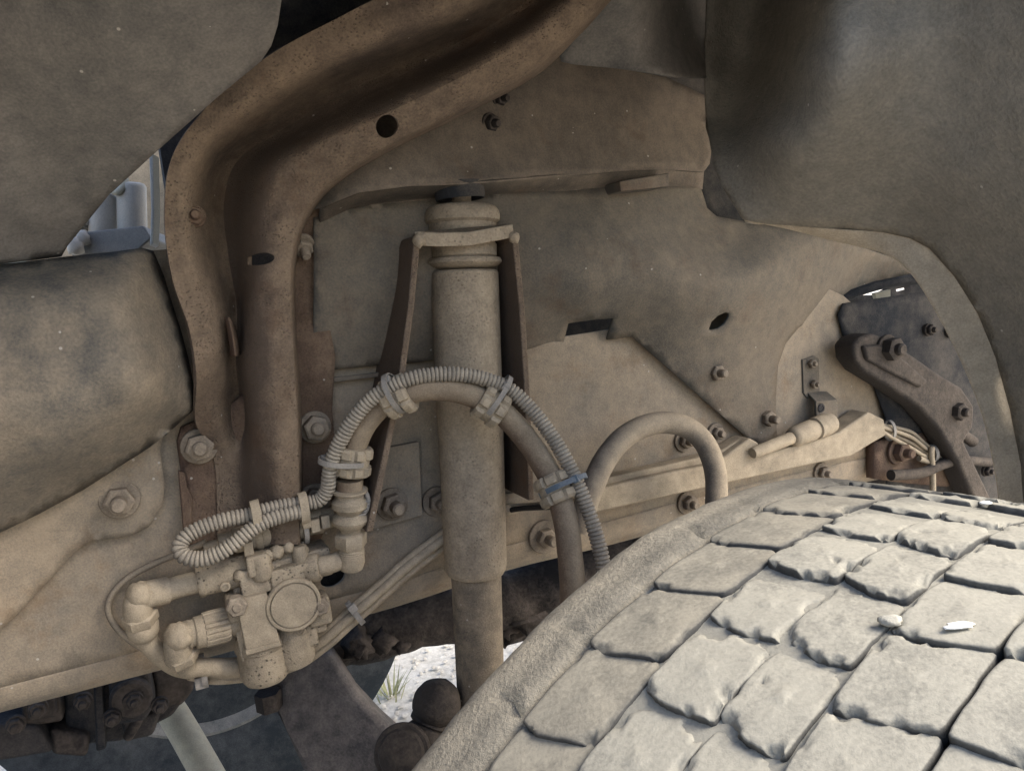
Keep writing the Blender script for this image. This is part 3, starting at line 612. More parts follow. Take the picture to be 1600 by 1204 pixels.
sweep('tie_tail', path([(562, 760, .105), (573, 772, .11), (575, 790, .11), (566, 806, .108), (560, 812, .105)], 6), .0035, 'tie', t, 8)
for k in range(5): box('tie_tail_tooth', F(565 + k * 2, 803 - k * 5, .112), D * .005, Z * .0012, N * .003, 'tie', t, .0005)

# ================================================================== VALVE
t = thing('modulator_valve', 'mud caked air valve with a round cap and pitted casting', 'valve', F(430, 960, .04))
lean = (F(418, 1050, .07) - F(392, 900, .07)).normalized()       # the valve's own downward axis
VD = lean; VX = (D - VD * D.dot(VD)).normalized(); VN = VX.cross(VD); VN = VN if VN.dot(N) > 0 else -VN
def vp(x, y, o_): return F(x, y, o_)
def vbox(name, x, y, o_, wx, wy, wz, mat='mud_pit', bevel=.003, rx=0):
    return box(name, vp(x, y, o_), VX * wx, VD * wy, VN * wz, mat, t, bevel)
vbox('casting', 428, 925, .045, .052, .062, .028, bevel=.004)
vbox('casting_neck', 445, 885, .05, .060, .020, .026, bevel=.004)
pm_ = VX
revolve('inlet_boss', vp(312, 907, .06), VX, [(-.003, .0), (-.003, .021), (.0, .0225), (.004, .0225), (.006, .0205), (.05, .0215), (.09, .024), (.10, .02)], 'mud_pit', t, 28, rough=.002)
vbox('top_lug', 402, 880, .085, .014, .014, .012, bevel=.0035)
revolve('top_plug', vp(466, 852, .078), VD, [(0, .0), (0, .009), (.002, .0105), (.03, .0105), (.034, .008), (.036, 0)], 'mud_pit', t, 18)
revolve('top_plug', vp(404, 866, .085), VD, [(0, .0), (0, .012), (.002, .0145), (.028, .0145), (.033, .012), (.035, 0)], 'mud_pit', t, 18)
for x, y, r in ((375, 899, .008), (432, 862, .009), (450, 855, .007), (418, 868, .008), (392, 905, .007), (440, 905, .010)): ball('casting_knob', vp(x, y, .082), r, 'mud_pit', t, (1.2, 1, 1), .5, 12)
bb = [F(x, y, .098) for x, y in ((368, 938), (417, 926), (440, 1010), (386, 1024))]
prism('cover_plate', bb, -VN * .03, 'mud', t, .0018)
sd = [F(x, y, .082) for x, y in ((358, 940), (372, 938), (392, 1030), (378, 1034))]
prism('side_flange', sd, -VN * .03, 'mud', t, .0018)
prism('cover_strip', [F(x, y, .1) for x, y in ((383, 1016), (437, 1002), (440, 1008), (385, 1024))], -VN * .03, 'mud', t, .001)
rc = vp(457, 941, .088)
revolve('round_cap', rc, VN, [(-.03, .032), (.004, .033), (.006, .0362), (.0105, .0362), (.0125, .0345), (.0125, .0318), (.010, .0308), (.0098, .0300), (.0125, .0292), (.0128, .001)], 'mud', t, 48)
bolt(t, 369, 944, .096, .0125, .002, 1.05, normal=VN, mat='bolt', nut=.8)
bolt(t, 499, 944, .088, .0115, .002, 1.05, normal=VN, mat='bolt', nut=.8)
vbox('bolt_lug', 496, 950, .066, .016, .020, .018, bevel=.005)
vbox('top_bar', 424, 862, .055, .046, .008, .012, bevel=.003)
vbox('casting_step', 400, 902, .072, .022, .018, .018, bevel=.0035)
vbox('casting_step', 452, 898, .078, .026, .016, .016, bevel=.0035)
vbox('bolt_lug', 372, 944, .072, .015, .016, .02, bevel=.0035)
vbox('lower_lug', 478, 988, .065, .014, .018, .014, bevel=.005)
vbox('right_lug', 487, 972, .06, .018, .012, .016, bevel=.004)
revolve('lower_barrel', vp(408, 1010, .062), VD, [(-.02, .030), (-.008, .0335), (-.002, .0335), (0, .0318), (.030, .0325), (.040, .031), (.046, .027), (.048, .001)], 'mud_pit', t, 32, rough=.0015)
revolve('lower_barrel', vp(455, 988, .062), VD, [(-.02, .022), (0, .026), (.035, .026), (.044, .022), (.046, .001)], 'mud_pit', t, 28, rough=.003)
revolve('outlet_boss', vp(470, 890, .075), (F(500, 884, .083) - F(470, 890, .075)), [(0, .016), (.012, .0195), (.022, .0195), (.026, .017), (.027, .012)], 'mud_pit', t, 24, rough=.002)

for x, y, o_ in ((352, 916, .083), (480, 908, .092), (470, 985, .085)): revolve('casting_plug', vp(x, y, o_), VN, [(-.012, .0065), (.001, .0065), (.002, .005), (.002, .0036), (.0004, .0034), (.0003, .0005)], 'mud', t, 14)
t = thing('pipe_elbow', 'upper left pipe elbow running into the side of the valve', 'pipe elbow', F(220, 950, .08))
sweep('pipe', path([(318, 906, .062), (290, 913, .064), (262, 921, .068), (240, 927, .072)], 6), .0145, 'mud', t, 22)
sweep('bend', path([(262, 921, .068), (232, 928, .074), (218, 936, .076), (215, 950, .076), (218, 966, .072)], 6), .0172, 'mud', t, 22)
ball('bend_cap', F(218, 928, .082), .0155, 'mud', t, (1, 1, 1), .3, 16)
e0 = F(217, 956, .074); e1 = F(228, 1000, .06)
revolve('hexagon_nut', e0, e1 - e0, [(0, .014), (.001, .019), (.003, .0215), (.014, .0215), (.017, .019), (.0175, .014)], 'mud', t, sides=6)
revolve('union', e0, e1 - e0, [(.016, .018), (.022, .0195), (.032, .0185), (.038, .0155), (.04, .013)], 'mud', t, 24)
sweep('down_pipe', path([(226, 990, .062), (236, 1008, .055), (252, 1024, .045), (275, 1040, .035), (300, 1046, .03)], 6), .0125, 'mud', t, 18)
t = thing('pipe_elbow', 'lower elbow with a knurled coupling nut beside the cover plate', 'pipe elbow', F(290, 1010, .08))
n0 = F(356, 974, .07); nd = F(300, 989, .076) - n0; nl = nd.length
vs = []; seg = 72; prof = [(-.012, .012), (-.012, .0165), (0, .0165), (.0, .0215), (.004, .0228), (.022, .0228), (.030, .0222), (.031, .018), (.034, .0165), (.046, .0165), (.047, .0185), (.05, .0185)]
ax = nd.normalized(); aa = ax.orthogonal().normalized(); ab = ax.cross(aa)
for tt, r in prof:
    for k in range(seg):
        th = 2 * math.pi * k / seg; r2 = r - (.0022 if (r > .02 and k % 4 < 1) else 0); vs.append(n0 + ax * tt + (aa * math.cos(th) + ab * math.sin(th)) * r2)
fs = [(q * seg + k, q * seg + (k + 1) % seg, (q + 1) * seg + (k + 1) % seg, (q + 1) * seg + k) for q in range(len(prof) - 1) for k in range(seg)] + [tuple(reversed(range(seg))), tuple(range((len(prof) - 1) * seg, len(prof) * seg))]
raw('knurled_nut', vs, fs, 'mud', t, auto=35)
sweep('bend', path([(322, 983, .074), (300, 988, .076), (285, 993, .078), (278, 1003, .078), (280, 1020, .074), (284, 1030, .072)], 6), .0172, 'mud', t, 22)
revolve('collar', F(328, 982, .073), nd, [(0, .015), (.0005, .0205), (.004, .021), (.018, .0205), (.0195, .019), (.02, .015)], 'mud', t, 28)
revolve('end_plug', F(272, 998, .079), -D, [(-.012, .01), (-.012, .0115), (.006, .0115), (.008, .009), (.0085, .001)], 'mud', t, sides=6)
ball('bend_cap', F(280, 994, .084), .0175, 'mud', t, (1, 1, 1), .3, 16)
e0 = F(282, 1018, .074); e1 = F(298, 1054, .06)
revolve('hexagon_nut', e0, e1 - e0, [(0, .014), (.001, .019), (.003, .0215), (.012, .0215), (.015, .019), (.0155, .014)], 'mud', t, sides=6)
sweep('tail_pipe', path([(286, 1030, .07), (294, 1044, .062), (310, 1042, .055), (345, 1042, .045), (400, 1040, .03)], 6), .0125, 'mud', t, 18)

t = thing('sensor_connector', 'plastic plug connector clipped behind the looped conduit', 'connector', F(420, 830, .05))
k0, k1 = F(318, 856, .058), F(528, 805, .058); kx = (k1 - k0).normalized(); kl = (k1 - k0).length
kq = lambda *l: [((x - 318) / 210 * kl, r * .00098) for x, r in l]
revolve('rear_plug', k0, kx, kq((318, 7), (340, 8), (341, 14), (362, 14), (363, 17), (392, 18), (394, 16)), 'mud', t, 20)
revolve('front_plug', k0, kx, kq((392, 18), (398, 21), (404, 21), (405, 19), (466, 20), (467, 23), (476, 23), (477, 18), (500, 19), (501, 16), (520, 15)), 'mud', t, 24)
for x, y in ((388, 856), (478, 814), (492, 820), (508, 814)): box('latch', F(x, y, .08), kx * .006, Z * .009, N * .006, 'mud', t, .0015)
ring_tie('cable_tie', F(474, 820, .058), kx, N, Z, .0235, .0245, .006, 'tie', t)

t = thing('thin_cable', 'thin grey cable looping round left of the pipe elbows', 'cable', F(170, 950, .03))
sweep('cable', path([(322, 846, .055), (300, 856, .05), (275, 866, .04), (248, 877, .03), (215, 893, .022), (188, 912, .018), (171, 936, .016), (170, 958, .016), (184, 982, .018), (208, 1003, .02), (240, 1022, .022), (280, 1042, .026), (330, 1056, .03), (390, 1060, .03)], 8), .0042, 'hose_grey', t, 10)
box('cable_clip', F(214, 998, .028), D * .006, Z * .004, N * .005, 'mud', t, .0015)

t = thing('cable_bundle', 'three dusty cables tied together under the shock absorber', 'cable bundle', F(560, 950, .04))
for dy, r, dn in ((-9, .0062, .0), (2, .0072, .006), (14, .0068, -.004)):
    sweep('cable', path([(730, 812 + dy * 1.1, .02 + dn), (690, 842 + dy, .025 + dn), (640, 880 + dy, .03 + dn), (590, 924 + dy, .036 + dn), (545, 963 + dy, .04 + dn), (505, 998 + dy, .035 + dn), (460, 1026 + dy, .03 + dn), (400, 1044 + dy * .8, .03 + dn), (340, 1050 + dy * .8, .032 + dn), (296, 1046 + dy * .6, .04 + dn)], 6), r, 'mud', t, 12, wob=.1)
cd = (F(590, 924, .036) - F(545, 963, .04)).normalized()
ti = ring_tie('cable_tie', F(555, 957, .04), cd, N, cd.cross(N), .013, .019, .008, 'tie', t)
box('tie_head', F(551, 950, .058), cd * .006, cd.cross(N) * .006, N * .003, 'tie', ti, .001)
ti = ring_tie('cable_tie', F(318, 1047, .04), D, N, Z, .018, .021, .007, 'tie', t)
box('tie_head', F(312, 1066, .05), D * .006, Z * .008, N * .004, 'tie', ti, .001)

t = thing('sensor_wire', 'taped dark wire running from the shock towards the hose', 'wire', F(800, 795, .05))
sweep('wire', path([(770, 806, .05), (792, 798, .06), (815, 794, .09), (850, 792, .15), (880, 790, .21)], 8), .0042, 'tape', t, 10)
sweep('wire', path([(770, 796, .05), (795, 790, .06), (830, 787, .1), (875, 783, .2)], 8), .0025, 'mud', t, 8)
revolve('tape_wrap', F(785, 798, .06), D, [(0, .006), (.002, .009), (.022, .0085), (.026, .006)], 'mud', t, 14, rough=.002)

# ================================================================== RIGHT SIDE
t = thing('cranked_bar', 'pale dusty cranked bar running along the rail above the tyre', 'bar', F(1150, 730, .03))
bar = [(900, 772), (1000, 748), (1060, 735), (1118, 724), (1150, 700), (1172, 684), (1186, 692), (1188, 708), (1250, 694), (1310, 676), (1340, 655), (1358, 643), (1382, 655), (1385, 680), (1362, 693), (1332, 712), (1260, 727), (1139, 754), (1000, 785), (900, 808)]
fprism('bar', bar, .05, .045, 'mud', t, .004)
fprism('web_plate', [(900, 757), (1060, 722), (1120, 708), (1160, 684), (1172, 690), (1120, 728), (1000, 754), (900, 778)], .035, .03, 'mud', t, .004)
t = thing('air_coupler', 'dusty push fit coupler and stub pipe lying on the bar', 'coupler', F(1260, 670, .05))
q0, q1 = F(1180, 706, .06), F(1300, 659, .045); qx = (q1 - q0).normalized(); ql = (q1 - q0).length
qp = lambda *l: [((x - 1180) / 120 * ql, r * .00118) for x, r in l]
revolve('stub_pipe', q0, qx, qp((1176, 8), (1180, 9), (1240, 10), (1242, 8)), 'mud', t, 20)
revolve('sleeve', q0, qx, qp((1234, 10), (1236, 14), (1240, 16), (1266, 17), (1268, 15), (1271, 15), (1272, 18), (1290, 18), (1298, 16), (1299, 9)), 'mud', t, 26)
t = thing('cable_bracket', 'small stepped bracket with two screws above the coupler', 'bracket', F(1270, 600, .02))
fprism('tab', [(1254, 562), (1272, 556), (1280, 560), (1281, 612), (1292, 614), (1292, 622), (1262, 622), (1256, 614)], .004, .006, 'skirt', t, .0012)
prism('step', [F(1262, 613, .004), F(1292, 611, .004), F(1308, 624, .03), F(1276, 628, .03)], -Z * .006, 'skirt', t, .001)
fprism('drop_plate', [(1275, 627), (1304, 625), (1310, 632), (1310, 672), (1284, 676), (1276, 650)], .03, .006, 'skirt', t, .0015)
revolve('eyelet', F(1283, 637, .031), N, [(0, .0085), (.001, .0085), (.0015, .005), (.0005, .0045), (.0002, .001)], 'dark', t, 16)
for x, y in ((1266, 568), (1270, 600)): bolt(t, x, y, .006, .0085, .006, 0)

t = thing('shade_sheet', 'dark sheet painted as the shade on the rail behind the bar', 'shading', F(1400, 600, -.1))
sheet('plate', [(1345, 470), (1318, 474), (1310, 492), (1318, 525), (1340, 566), (1366, 604), (1384, 650), (1388, 860), (1660, 860), (1660, 430), (1440, 456)], [(1345, 470, .012), (1312, 485, .01), (1366, 604, .01), (1388, 860, .012), (1660, 860, -.02), (1660, 440, -.02), (1450, 600, .03)], 'wall_blue', t, 16)  # dark sheet cut along the shade edge: shade painted over the web
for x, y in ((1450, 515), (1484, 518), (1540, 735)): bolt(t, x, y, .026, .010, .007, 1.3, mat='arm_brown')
t = thing('opening_trim', 'pale trim and dark hoses seen through the slot by the liner', 'trim', F(1380, 450, -.2))
sweep('hose', path([(1300, 472, -.1), (1350, 452, -.1), (1400, 440, -.1), (1450, 436, -.1)], 6), .011, 'dark', t, 12)
fprism('tan_panel', [(1366, 458), (1392, 452), (1392, 466), (1370, 468)], -.2, .01, 'pale_pipe', t, .002)
sheet('backing', [(1270, 380), (1500, 380), (1500, 500), (1270, 500)], -.3, 'dark', t, 18, holes=[[(1346, 461), (1356, 452), (1378, 446), (1381, 452), (1364, 461)], [(1400, 452), (1414, 449), (1415, 452), (1401, 456)]])  # dark sheet added to cut down the bright sky in the slot
t = thing('spring_hanger', 'dark cast arm curving down behind the liner lip', 'arm', F(1420, 620, 0.050))
fprism('arm', [(1333, 538), (1345, 526), (1362, 520), (1388, 528), (1430, 557), (1469, 584), (1505, 606), (1524, 634), (1522, 668), (1508, 690), (1530, 735), (1556, 790), (1530, 800), (1499, 726), (1469, 673), (1438, 637), (1394, 607), (1350, 580), (1336, 562)], .075, .05, 'arm_brown', t, .009)
fprism('pad', [(1350, 540), (1380, 538), (1420, 566), (1452, 596), (1440, 606), (1396, 584), (1356, 562)], .084, .02, 'arm_brown', t, .006)
sweep('rib', path([(1430, 600, 0.060), (1462, 622, 0.060), (1480, 660, 0.050), (1520, 690, 0.040)], 6), .012, 'arm_brown', t, 12)
sweep('rod', path([(1392, 742, 0.050), (1440, 738, 0.050), (1490, 720, 0.050), (1550, 722, 0.030)], 6), .011, 'arm_brown', t, 12)
bolt(t, 1386, 545, .078, .020, .012, 1.4, mat='arm_brown')
bolt(t, 1492, 642, .07, .016, .012, 1.4, mat='arm_brown')
t = thing('lower_bracket', 'brown bracket with one stud under the end of the bar', 'bracket', F(1400, 720, 0.050))
sheet('plate', [(1366, 690), (1440, 676), (1490, 700), (1520, 745), (1480, 760), (1420, 755), (1366, 748)], .025, 'bracket', t, 14, solid=.02)
bolt(t, 1402, 705, .03, .017, .016, 1.6, mat='bracket')
t = thing('cable_bundle', 'short bundle of tied cables hanging from the end of the bar', 'cable bundle', F(1420, 690, .03))
for dy, k in ((-8, .0), (-2, .008), (5, .0), (11, .01)):
    sweep('cable', path([(1378, 668 + dy * .5, .03 + k), (1400, 676 + dy, .032 + k), (1425, 686 + dy * 1.3, .034 + k), (1446, 702 + dy, .034 + k), (1470, 716 + dy * .6, .03 + k)], 6), .0042, 'mud', t, 10, wob=.1)
ring_tie('knot', F(1390, 672, .034), D, N, Z, .012, .019, .007, 'tie', t)
ring_tie('knot', F(1455, 708, .036), D, N, Z, .014, .017, .009, 'tie', t)
sweep('hanging_strap', path([(1456, 698, .05), (1455, 712, .052), (1457, 735, .05), (1458, 790, .045)], 6), .006, 'mud', t, 10)
sweep('loose_end', path([(1436, 716, .045), (1456, 722, .045), (1480, 721, .04)], 6), .006, 'mud', t, 10)

# ================================================================== BELOW THE RAIL
t = thing('axle_beam', 'dark rusty beam with lumps passing under the rail behind the shock', 'beam', F(700, 950, -.2))
sweep('beam', path([(440, 1020, -.28), (540, 992, -.26), (640, 965, -.24), (740, 948, -.22), (830, 920, -.2), (900, 890, -.18), (1000, 860, -.15)], 8), .058, 'dark_brown', t, 20, wob=.18)
for x, y, r in ((628, 1008, .016), (600, 1000, .025), (812, 965, .05), (845, 930, .045), (790, 985, .03), (560, 1005, .03)): ball('lump', F(x, y, -.2), r, 'dark_brown', t, (1, 1, .9), .8, 14)
t = thing('gap_filler', 'dark leaf strips added to close the light gap under the rail at right', 'gap filler', F(1200, 860, -.2))
for k in range(4):
    sweep('filler', path([(880 + k * 12, 900 + k * 13, -.2), (1050, 846 + k * 13, -.2), (1250, 780 + k * 13, -.2), (1480 - k * 12, 716 + k * 13, -.2)], 6), .024, 'dark_brown', t, 8, flat=.5)  # dark strips added to stop light showing between rail and tyre
t = thing('gearbox', 'black oily gearbox castings hanging under the left end of the rail', 'gearbox', F(150, 1110, -.3))
def lump(poly, off, th): return fprism('casting', poly, off, th, 'dark', t, .01)
lump([(-200, 1100), (300, 1014), (306, 1070), (270, 1120), (190, 1160), (-200, 1190)], -.25, .25)
for k, (poly, o_, th, m) in enumerate((([(30, 1092), (92, 1080), (100, 1128), (36, 1138)], -.17, .08, 'dark_brown'), ([(96, 1070), (150, 1062), (158, 1150), (140, 1166), (104, 1160)], -.2, .1, 'dark'),
    ([(168, 1058), (232, 1046), (244, 1100), (226, 1128), (176, 1134)], -.15, .1, 'dark'), ([(236, 1046), (296, 1034), (304, 1078), (284, 1104), (246, 1108)], -.19, .1, 'dark_brown'),
    ([(-60, 1130), (60, 1136), (84, 1176), (-60, 1200)], -.16, .1, 'dark'), ([(186, 1122), (252, 1112), (240, 1150), (196, 1160)], -.2, .08, 'dark'), ([(76, 1140), (140, 1150), (136, 1184), (80, 1180)], -.18, .07, 'dark_brown'))):
    fprism('casting', poly, o_, th, m, t, .008)
revolve('cover', F(205, 1086, -.15), N, [(0, .030), (.012, .030), (.016, .026), (.016, .012), (.024, .011), (.026, .002)], 'dark_brown', t, 24)
for x, y in ((130, 1094), (175, 1120), (210, 1092), (250, 1100), (60, 1105), (25, 1130)): bolt(t, x, y, -.13, .010, .006, 1.3, mat='dark_brown')
sweep('oil_pipe', path([(205, 1060, -.17), (215, 1090, -.16), (216, 1120, -.16), (200, 1150, -.18)], 6), .008, 'dark_brown', t, 10)
fprism('flange', [(146, 1070), (160, 1066), (166, 1170), (150, 1175)], -.16, .02, 'dark', t, .004)
fprism('flange', [(40, 1096), (86, 1090), (88, 1120), (44, 1126)], -.14, .02, 'dark_brown', t, .004)
t = thing('pitman_arm', 'wide dark steering arm sloping down to the right', 'steering arm', P(520, 1120, 1.35))
am = [(395, 1060, 1.32), (470, 1030, 1.3), (515, 1016, 1.3), (532, 1040, 1.3), (560, 1085, 1.3), (600, 1128, 1.3), (680, 1200, 1.3), (700, 1320, 1.3), (560, 1320, 1.3), (480, 1220, 1.3), (446, 1140, 1.3), (420, 1090, 1.32)]
prism('arm', [P(*a) for a in am], FWD * .07 - RIGHT * .02, 'arm', t, .014)
revolve('nut', P(418, 1080, 1.3), -Z, [(0, .01), (.0, .022), (.03, .022), (.032, .018)], 'dark_brown', t, sides=6)
t = thing('ball_joint', 'dusty brown ball joint between the steering arm and tyre', 'ball joint', P(665, 1140, 1.15))
ball('boot', P(683, 1098, 1.15), .0365, 'arm_brown', t, (1, 1, .97), .06, 28)
revolve('boot_ring', P(672, 1126, 1.15), P(655, 1170, 1.14) - P(672, 1126, 1.15), [(-.006, .028), (-.004, .0305), (.003, .0305), (.005, .028)], 'arm_brown', t, 30)
ball('socket', P(660, 1162, 1.14), .036, 'arm_brown', t, (1, 1, 1.05), .05, 26)
revolve('end_cap', P(630, 1176, 1.1), P(596, 1190, 1.0) - P(630, 1176, 1.1), [(-.05, .03), (-.02, .037), (-.004, .039), (0, .0415), (.006, .0415), (.009, .039), (.010, .034), (.016, .031), (.021, .02), (.022, .002)], 'arm_brown', t, 34)
t = thing('knuckle_arm', 'dusty steering knuckle arm reaching from the ball joint into the wheel', 'steering arm', P(720, 1250, 1.1))
sweep('arm', [Vector(v) for v in (P(655, 1172, 1.14), P(720, 1230, 1.1), P(830, 1290, 1.02), P(960, 1380, .95))], .034, 'shock_body', t, 18, wob=.1)
t = thing('tie_rod', 'pale painted tube slanting down in front of the far tyre', 'rod', P(305, 1160, 1.5))
sweep('tube', path([(255, 1090, 1.55), (280, 1130, 1.5), (320, 1200, 1.45), (370, 1290, 1.4)], 6, 'P'), .028, 'pale_pipe', t, 24)

# far wheel on the truck's other side
t = thing('far_wheel', 'dark tyre and grey rim of the far wheel seen under the truck', 'wheel', P(315, 925, 1.95))
c = P(315, 925, 1.95); c.z = .515
revolve('tyre', c, N, [(-.14, .30), (-.14, .49), (-.12, .512), (0, .52), (.12, .512), (.135, .505), (.145, .48), (.155, .43), (.155, .37), (.148, .33), (.14, .305), (.12, .30)], 'far_tyre', t, 72)
revolve('rim', c, N, [(-.1, .02), (-.08, .22), (.0, .27), (.10, .285), (.125, .302), (.142, .305), (.143, .298), (.125, .285), (.10, .262), (.05, .25), (.03, .24), (.02, .16), (.06, .12), (.06, .02)], 'far_rim', t, 60)
# engine seen through the gap on the left
t = thing('engine_unit', 'blue grey engine pump cylinders seen through the left gap', 'engine', P(180, 340, 1.5))
cyl = lambda x, y0, y1, r, m='engine', d_=1.45: revolve('cylinder', P(x, y0, d_), P(x - 4 + (y1 - y0) * .08, y1, d_ + .02) - P(x, y0, d_), [(0, r * .5), (.002, r * .85), (.008, r), ((y1 - y0) / FPX * d_, r)], m, t, 22)
cyl(160, 300, 362, .025); cyl(205, 284, 362, .026); cyl(184, 312, 362, .022, 'engine_dark', 1.49)
for k in range(5): box('cooling_fin', P(146 - k * 5, 340 + k * 4, 1.47), RIGHT * .0018, UPV * .018, FWD * .03, 'engine', t, .0006)
prism('mounting_block', [P(x, y, 1.42) for x, y in ((128, 362), (224, 352), (236, 372), (214, 392), (110, 400))], FWD * .1, 'engine_dark', t, .004)
ball('fitting', P(118, 385, 1.4), .014, 'engine', t, (1, 1, 1.2), .3, 14); ball('fitting', P(130, 372, 1.41), .012, 'engine', t, (1, 1, 1.2), .3, 14)
sweep('hose', path([(172, 296, 1.44), (184, 300, 1.43), (192, 294, 1.43), (196, 280, 1.44)], 6, 'P'), .007, 'pale_pipe', t, 10)
prism('back_plate', [P(x, y, 1.6) for x, y in ((40, 230), (260, 230), (260, 420), (40, 420))], FWD * .02, 'mud', t, .002)
t = thing('trim_strip', 'thin pale blue strip at the right of the left gap', 'trim strip', P(237, 310, 1.2))
prism('strip', [P(x, y, 1.15) for x, y in ((233, 240), (239, 240), (241, 330), (239, 380), (234, 384), (236, 330))], FWD * .02, 'strip', t, .001)
# ================================================================== TYRE
X = np.array([0.2906, -0.5998, 0.5694]); yaw, el = .6584, -.0452
ac = np.array([math.sin(yaw) * math.cos(el), math.sin(el), -math.cos(yaw) * math.cos(el)])
r1c = np.cross(ac, [0, 1, 0]); r1c /= np.linalg.norm(r1c); r2c = np.cross(r1c, ac); r2c *= np.sign(r2c[1])
TC, TA, T1, T2 = CAMP + c2w(X), c2w(ac), c2w(r1c), c2w(r2c)
TR = .52; S0 = .016; HB = .0047
def crown(s): return TR - .267 * s * s if s < .05 else TR - .267 * .0025 - .32 * (s - .05) ** 2 - .0267 * (s - .05)
def tp(s, th, r): return TC + TA * s + T2 * (r * math.cos(th)) + T1 * (r * math.sin(th))
t = thing('truck_tyre', 'worn dusty truck tyre with chipped block tread in the lower right', 'tyre', TC - T2 * TR)
PITCH = 2 * math.pi / 54
def attr(o, vals):
    a = o.data.attributes.new('dust', 'FLOAT', 'POINT'); a.data.foreach_set('value', vals)
# carcass: shoulder ribs, groove floors, sidewalls as one turned ring
prof = []
for s, dr in ((-.128, -.20), (-.150, -.17), (-.163, -.12), (-.165, -.085), (-.158, -.055), (-.150, -.034), (-.145, -.020), (-.138, -.0095), (-.130, -.004), (-.122, -.0015), (-.110, -.0005), (-.098, -.0003), (-.088, -.001), (-.0845, -.003), (-.083, -.006), (-.082, -.0078), (-.077, -.0078),
              (-.05, -.0072), (-.032, -.0055), (-.024, -HB), (0, -HB), (.04, -HB), (.056, -HB), (.062, -.0052), (.08, -.0065), (.1, -.008), (.1045, -.016), (.1095, -.016), (.114, -.008), (.15, -.008), (.168, -.014), (.18, -.03), (.192, -.06), (.197, -.1), (.19, -.15), (.165, -.20)): prof.append((s, dr))
th0, th1, NT = -math.pi, math.pi, 720
vs, dv = [], []
for i in range(NT):
    th = th0 + (th1 - th0) * i / NT
    for s, dr in prof:
        q = Vector((s * 22, th * 9, 2.2)); wv = 0
        if -.145 < s < -.08: wv = .0022 * noise.noise(q * 1.2) + .0012 * noise.noise(q * 4); 
        sl_ = 0
        if s < -.083 and s > -.11:                                   # notch where each cross groove meets the shoulder
            ph = ((th + .650 + (s + .083) * .8) / PITCH) % 1; sl_ = -.006 * max(0, 1 - abs(ph - .0 if ph < .5 else ph - 1) / .035) * (1 if s > -.1 else 0)
        ss = s + (.0022 * noise.noise(Vector((th * 30, s * 10, 0))) if -.09 < s < -.08 else 0)
        dd = dr + wv + sl_ + ((.0012 * noise.noise(Vector((s * 60, th * 40, 7))) + .0006 * noise.noise(Vector((s * 300, th * 160, 2)))) if -.0085 < dr <= -HB and -.08 < s < .16 else 0)
        vs.append(tp(ss, th, crown(s) + dd)); dv.append(.55 if -.1 < s < -.083 else 1.0 if dr > -.003 else (.85 if -.0085 < dr and s > -.079 else (.3 if -.02 < dr < -.012 and s > .1 else .85)))
m = len(prof)
fs = [(i * m + j, ((i + 1) % NT) * m + j, ((i + 1) % NT) * m + j + 1, i * m + j + 1) for i in range(NT) for j in range(m - 1)]
o = raw('carcass', vs, fs, 'tyre_side', t); attr(o, dv); o.data.materials.append(MAT['tread'])
for i, f in enumerate(o.data.polygons):
    if 15 <= i % (m - 1) <= 31: f.material_index = 1
# rows of blocks: corners in (s, theta) as worn on the photographed tyre
#  left-bottom, right-bottom (with optional bottom point), right-top, left-top
ROWS = [
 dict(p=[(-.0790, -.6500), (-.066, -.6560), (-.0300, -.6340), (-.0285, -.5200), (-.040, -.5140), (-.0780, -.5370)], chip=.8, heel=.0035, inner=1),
 dict(p=[(-.0255, -.5580), (-.004, -.5660), (.0185, -.5570), (.0185, -.4640), (.0020, -.4460), (-.0255, -.4700)], chip=1.4, heel=.0054),
 dict(p=[(.0205, -.5500), (.040, -.5620), (.0575, -.5590), (.0580, -.4500), (.040, -.4420), (.0210, -.4460)], chip=1.3, heel=.0052),
 dict(p=[(.0620, -.4940), (.080, -.4910), (.1050, -.4750), (.1062, -.3600), (.085, -.3740), (.0620, -.3840)], chip=.9, heel=.0040),
 dict(p=[(.1090, -.4760), (.130, -.4710), (.160, -.4630), (.165, -.3500), (.140, -.3560), (.1100, -.3610)], chip=.8, heel=.0030),
]
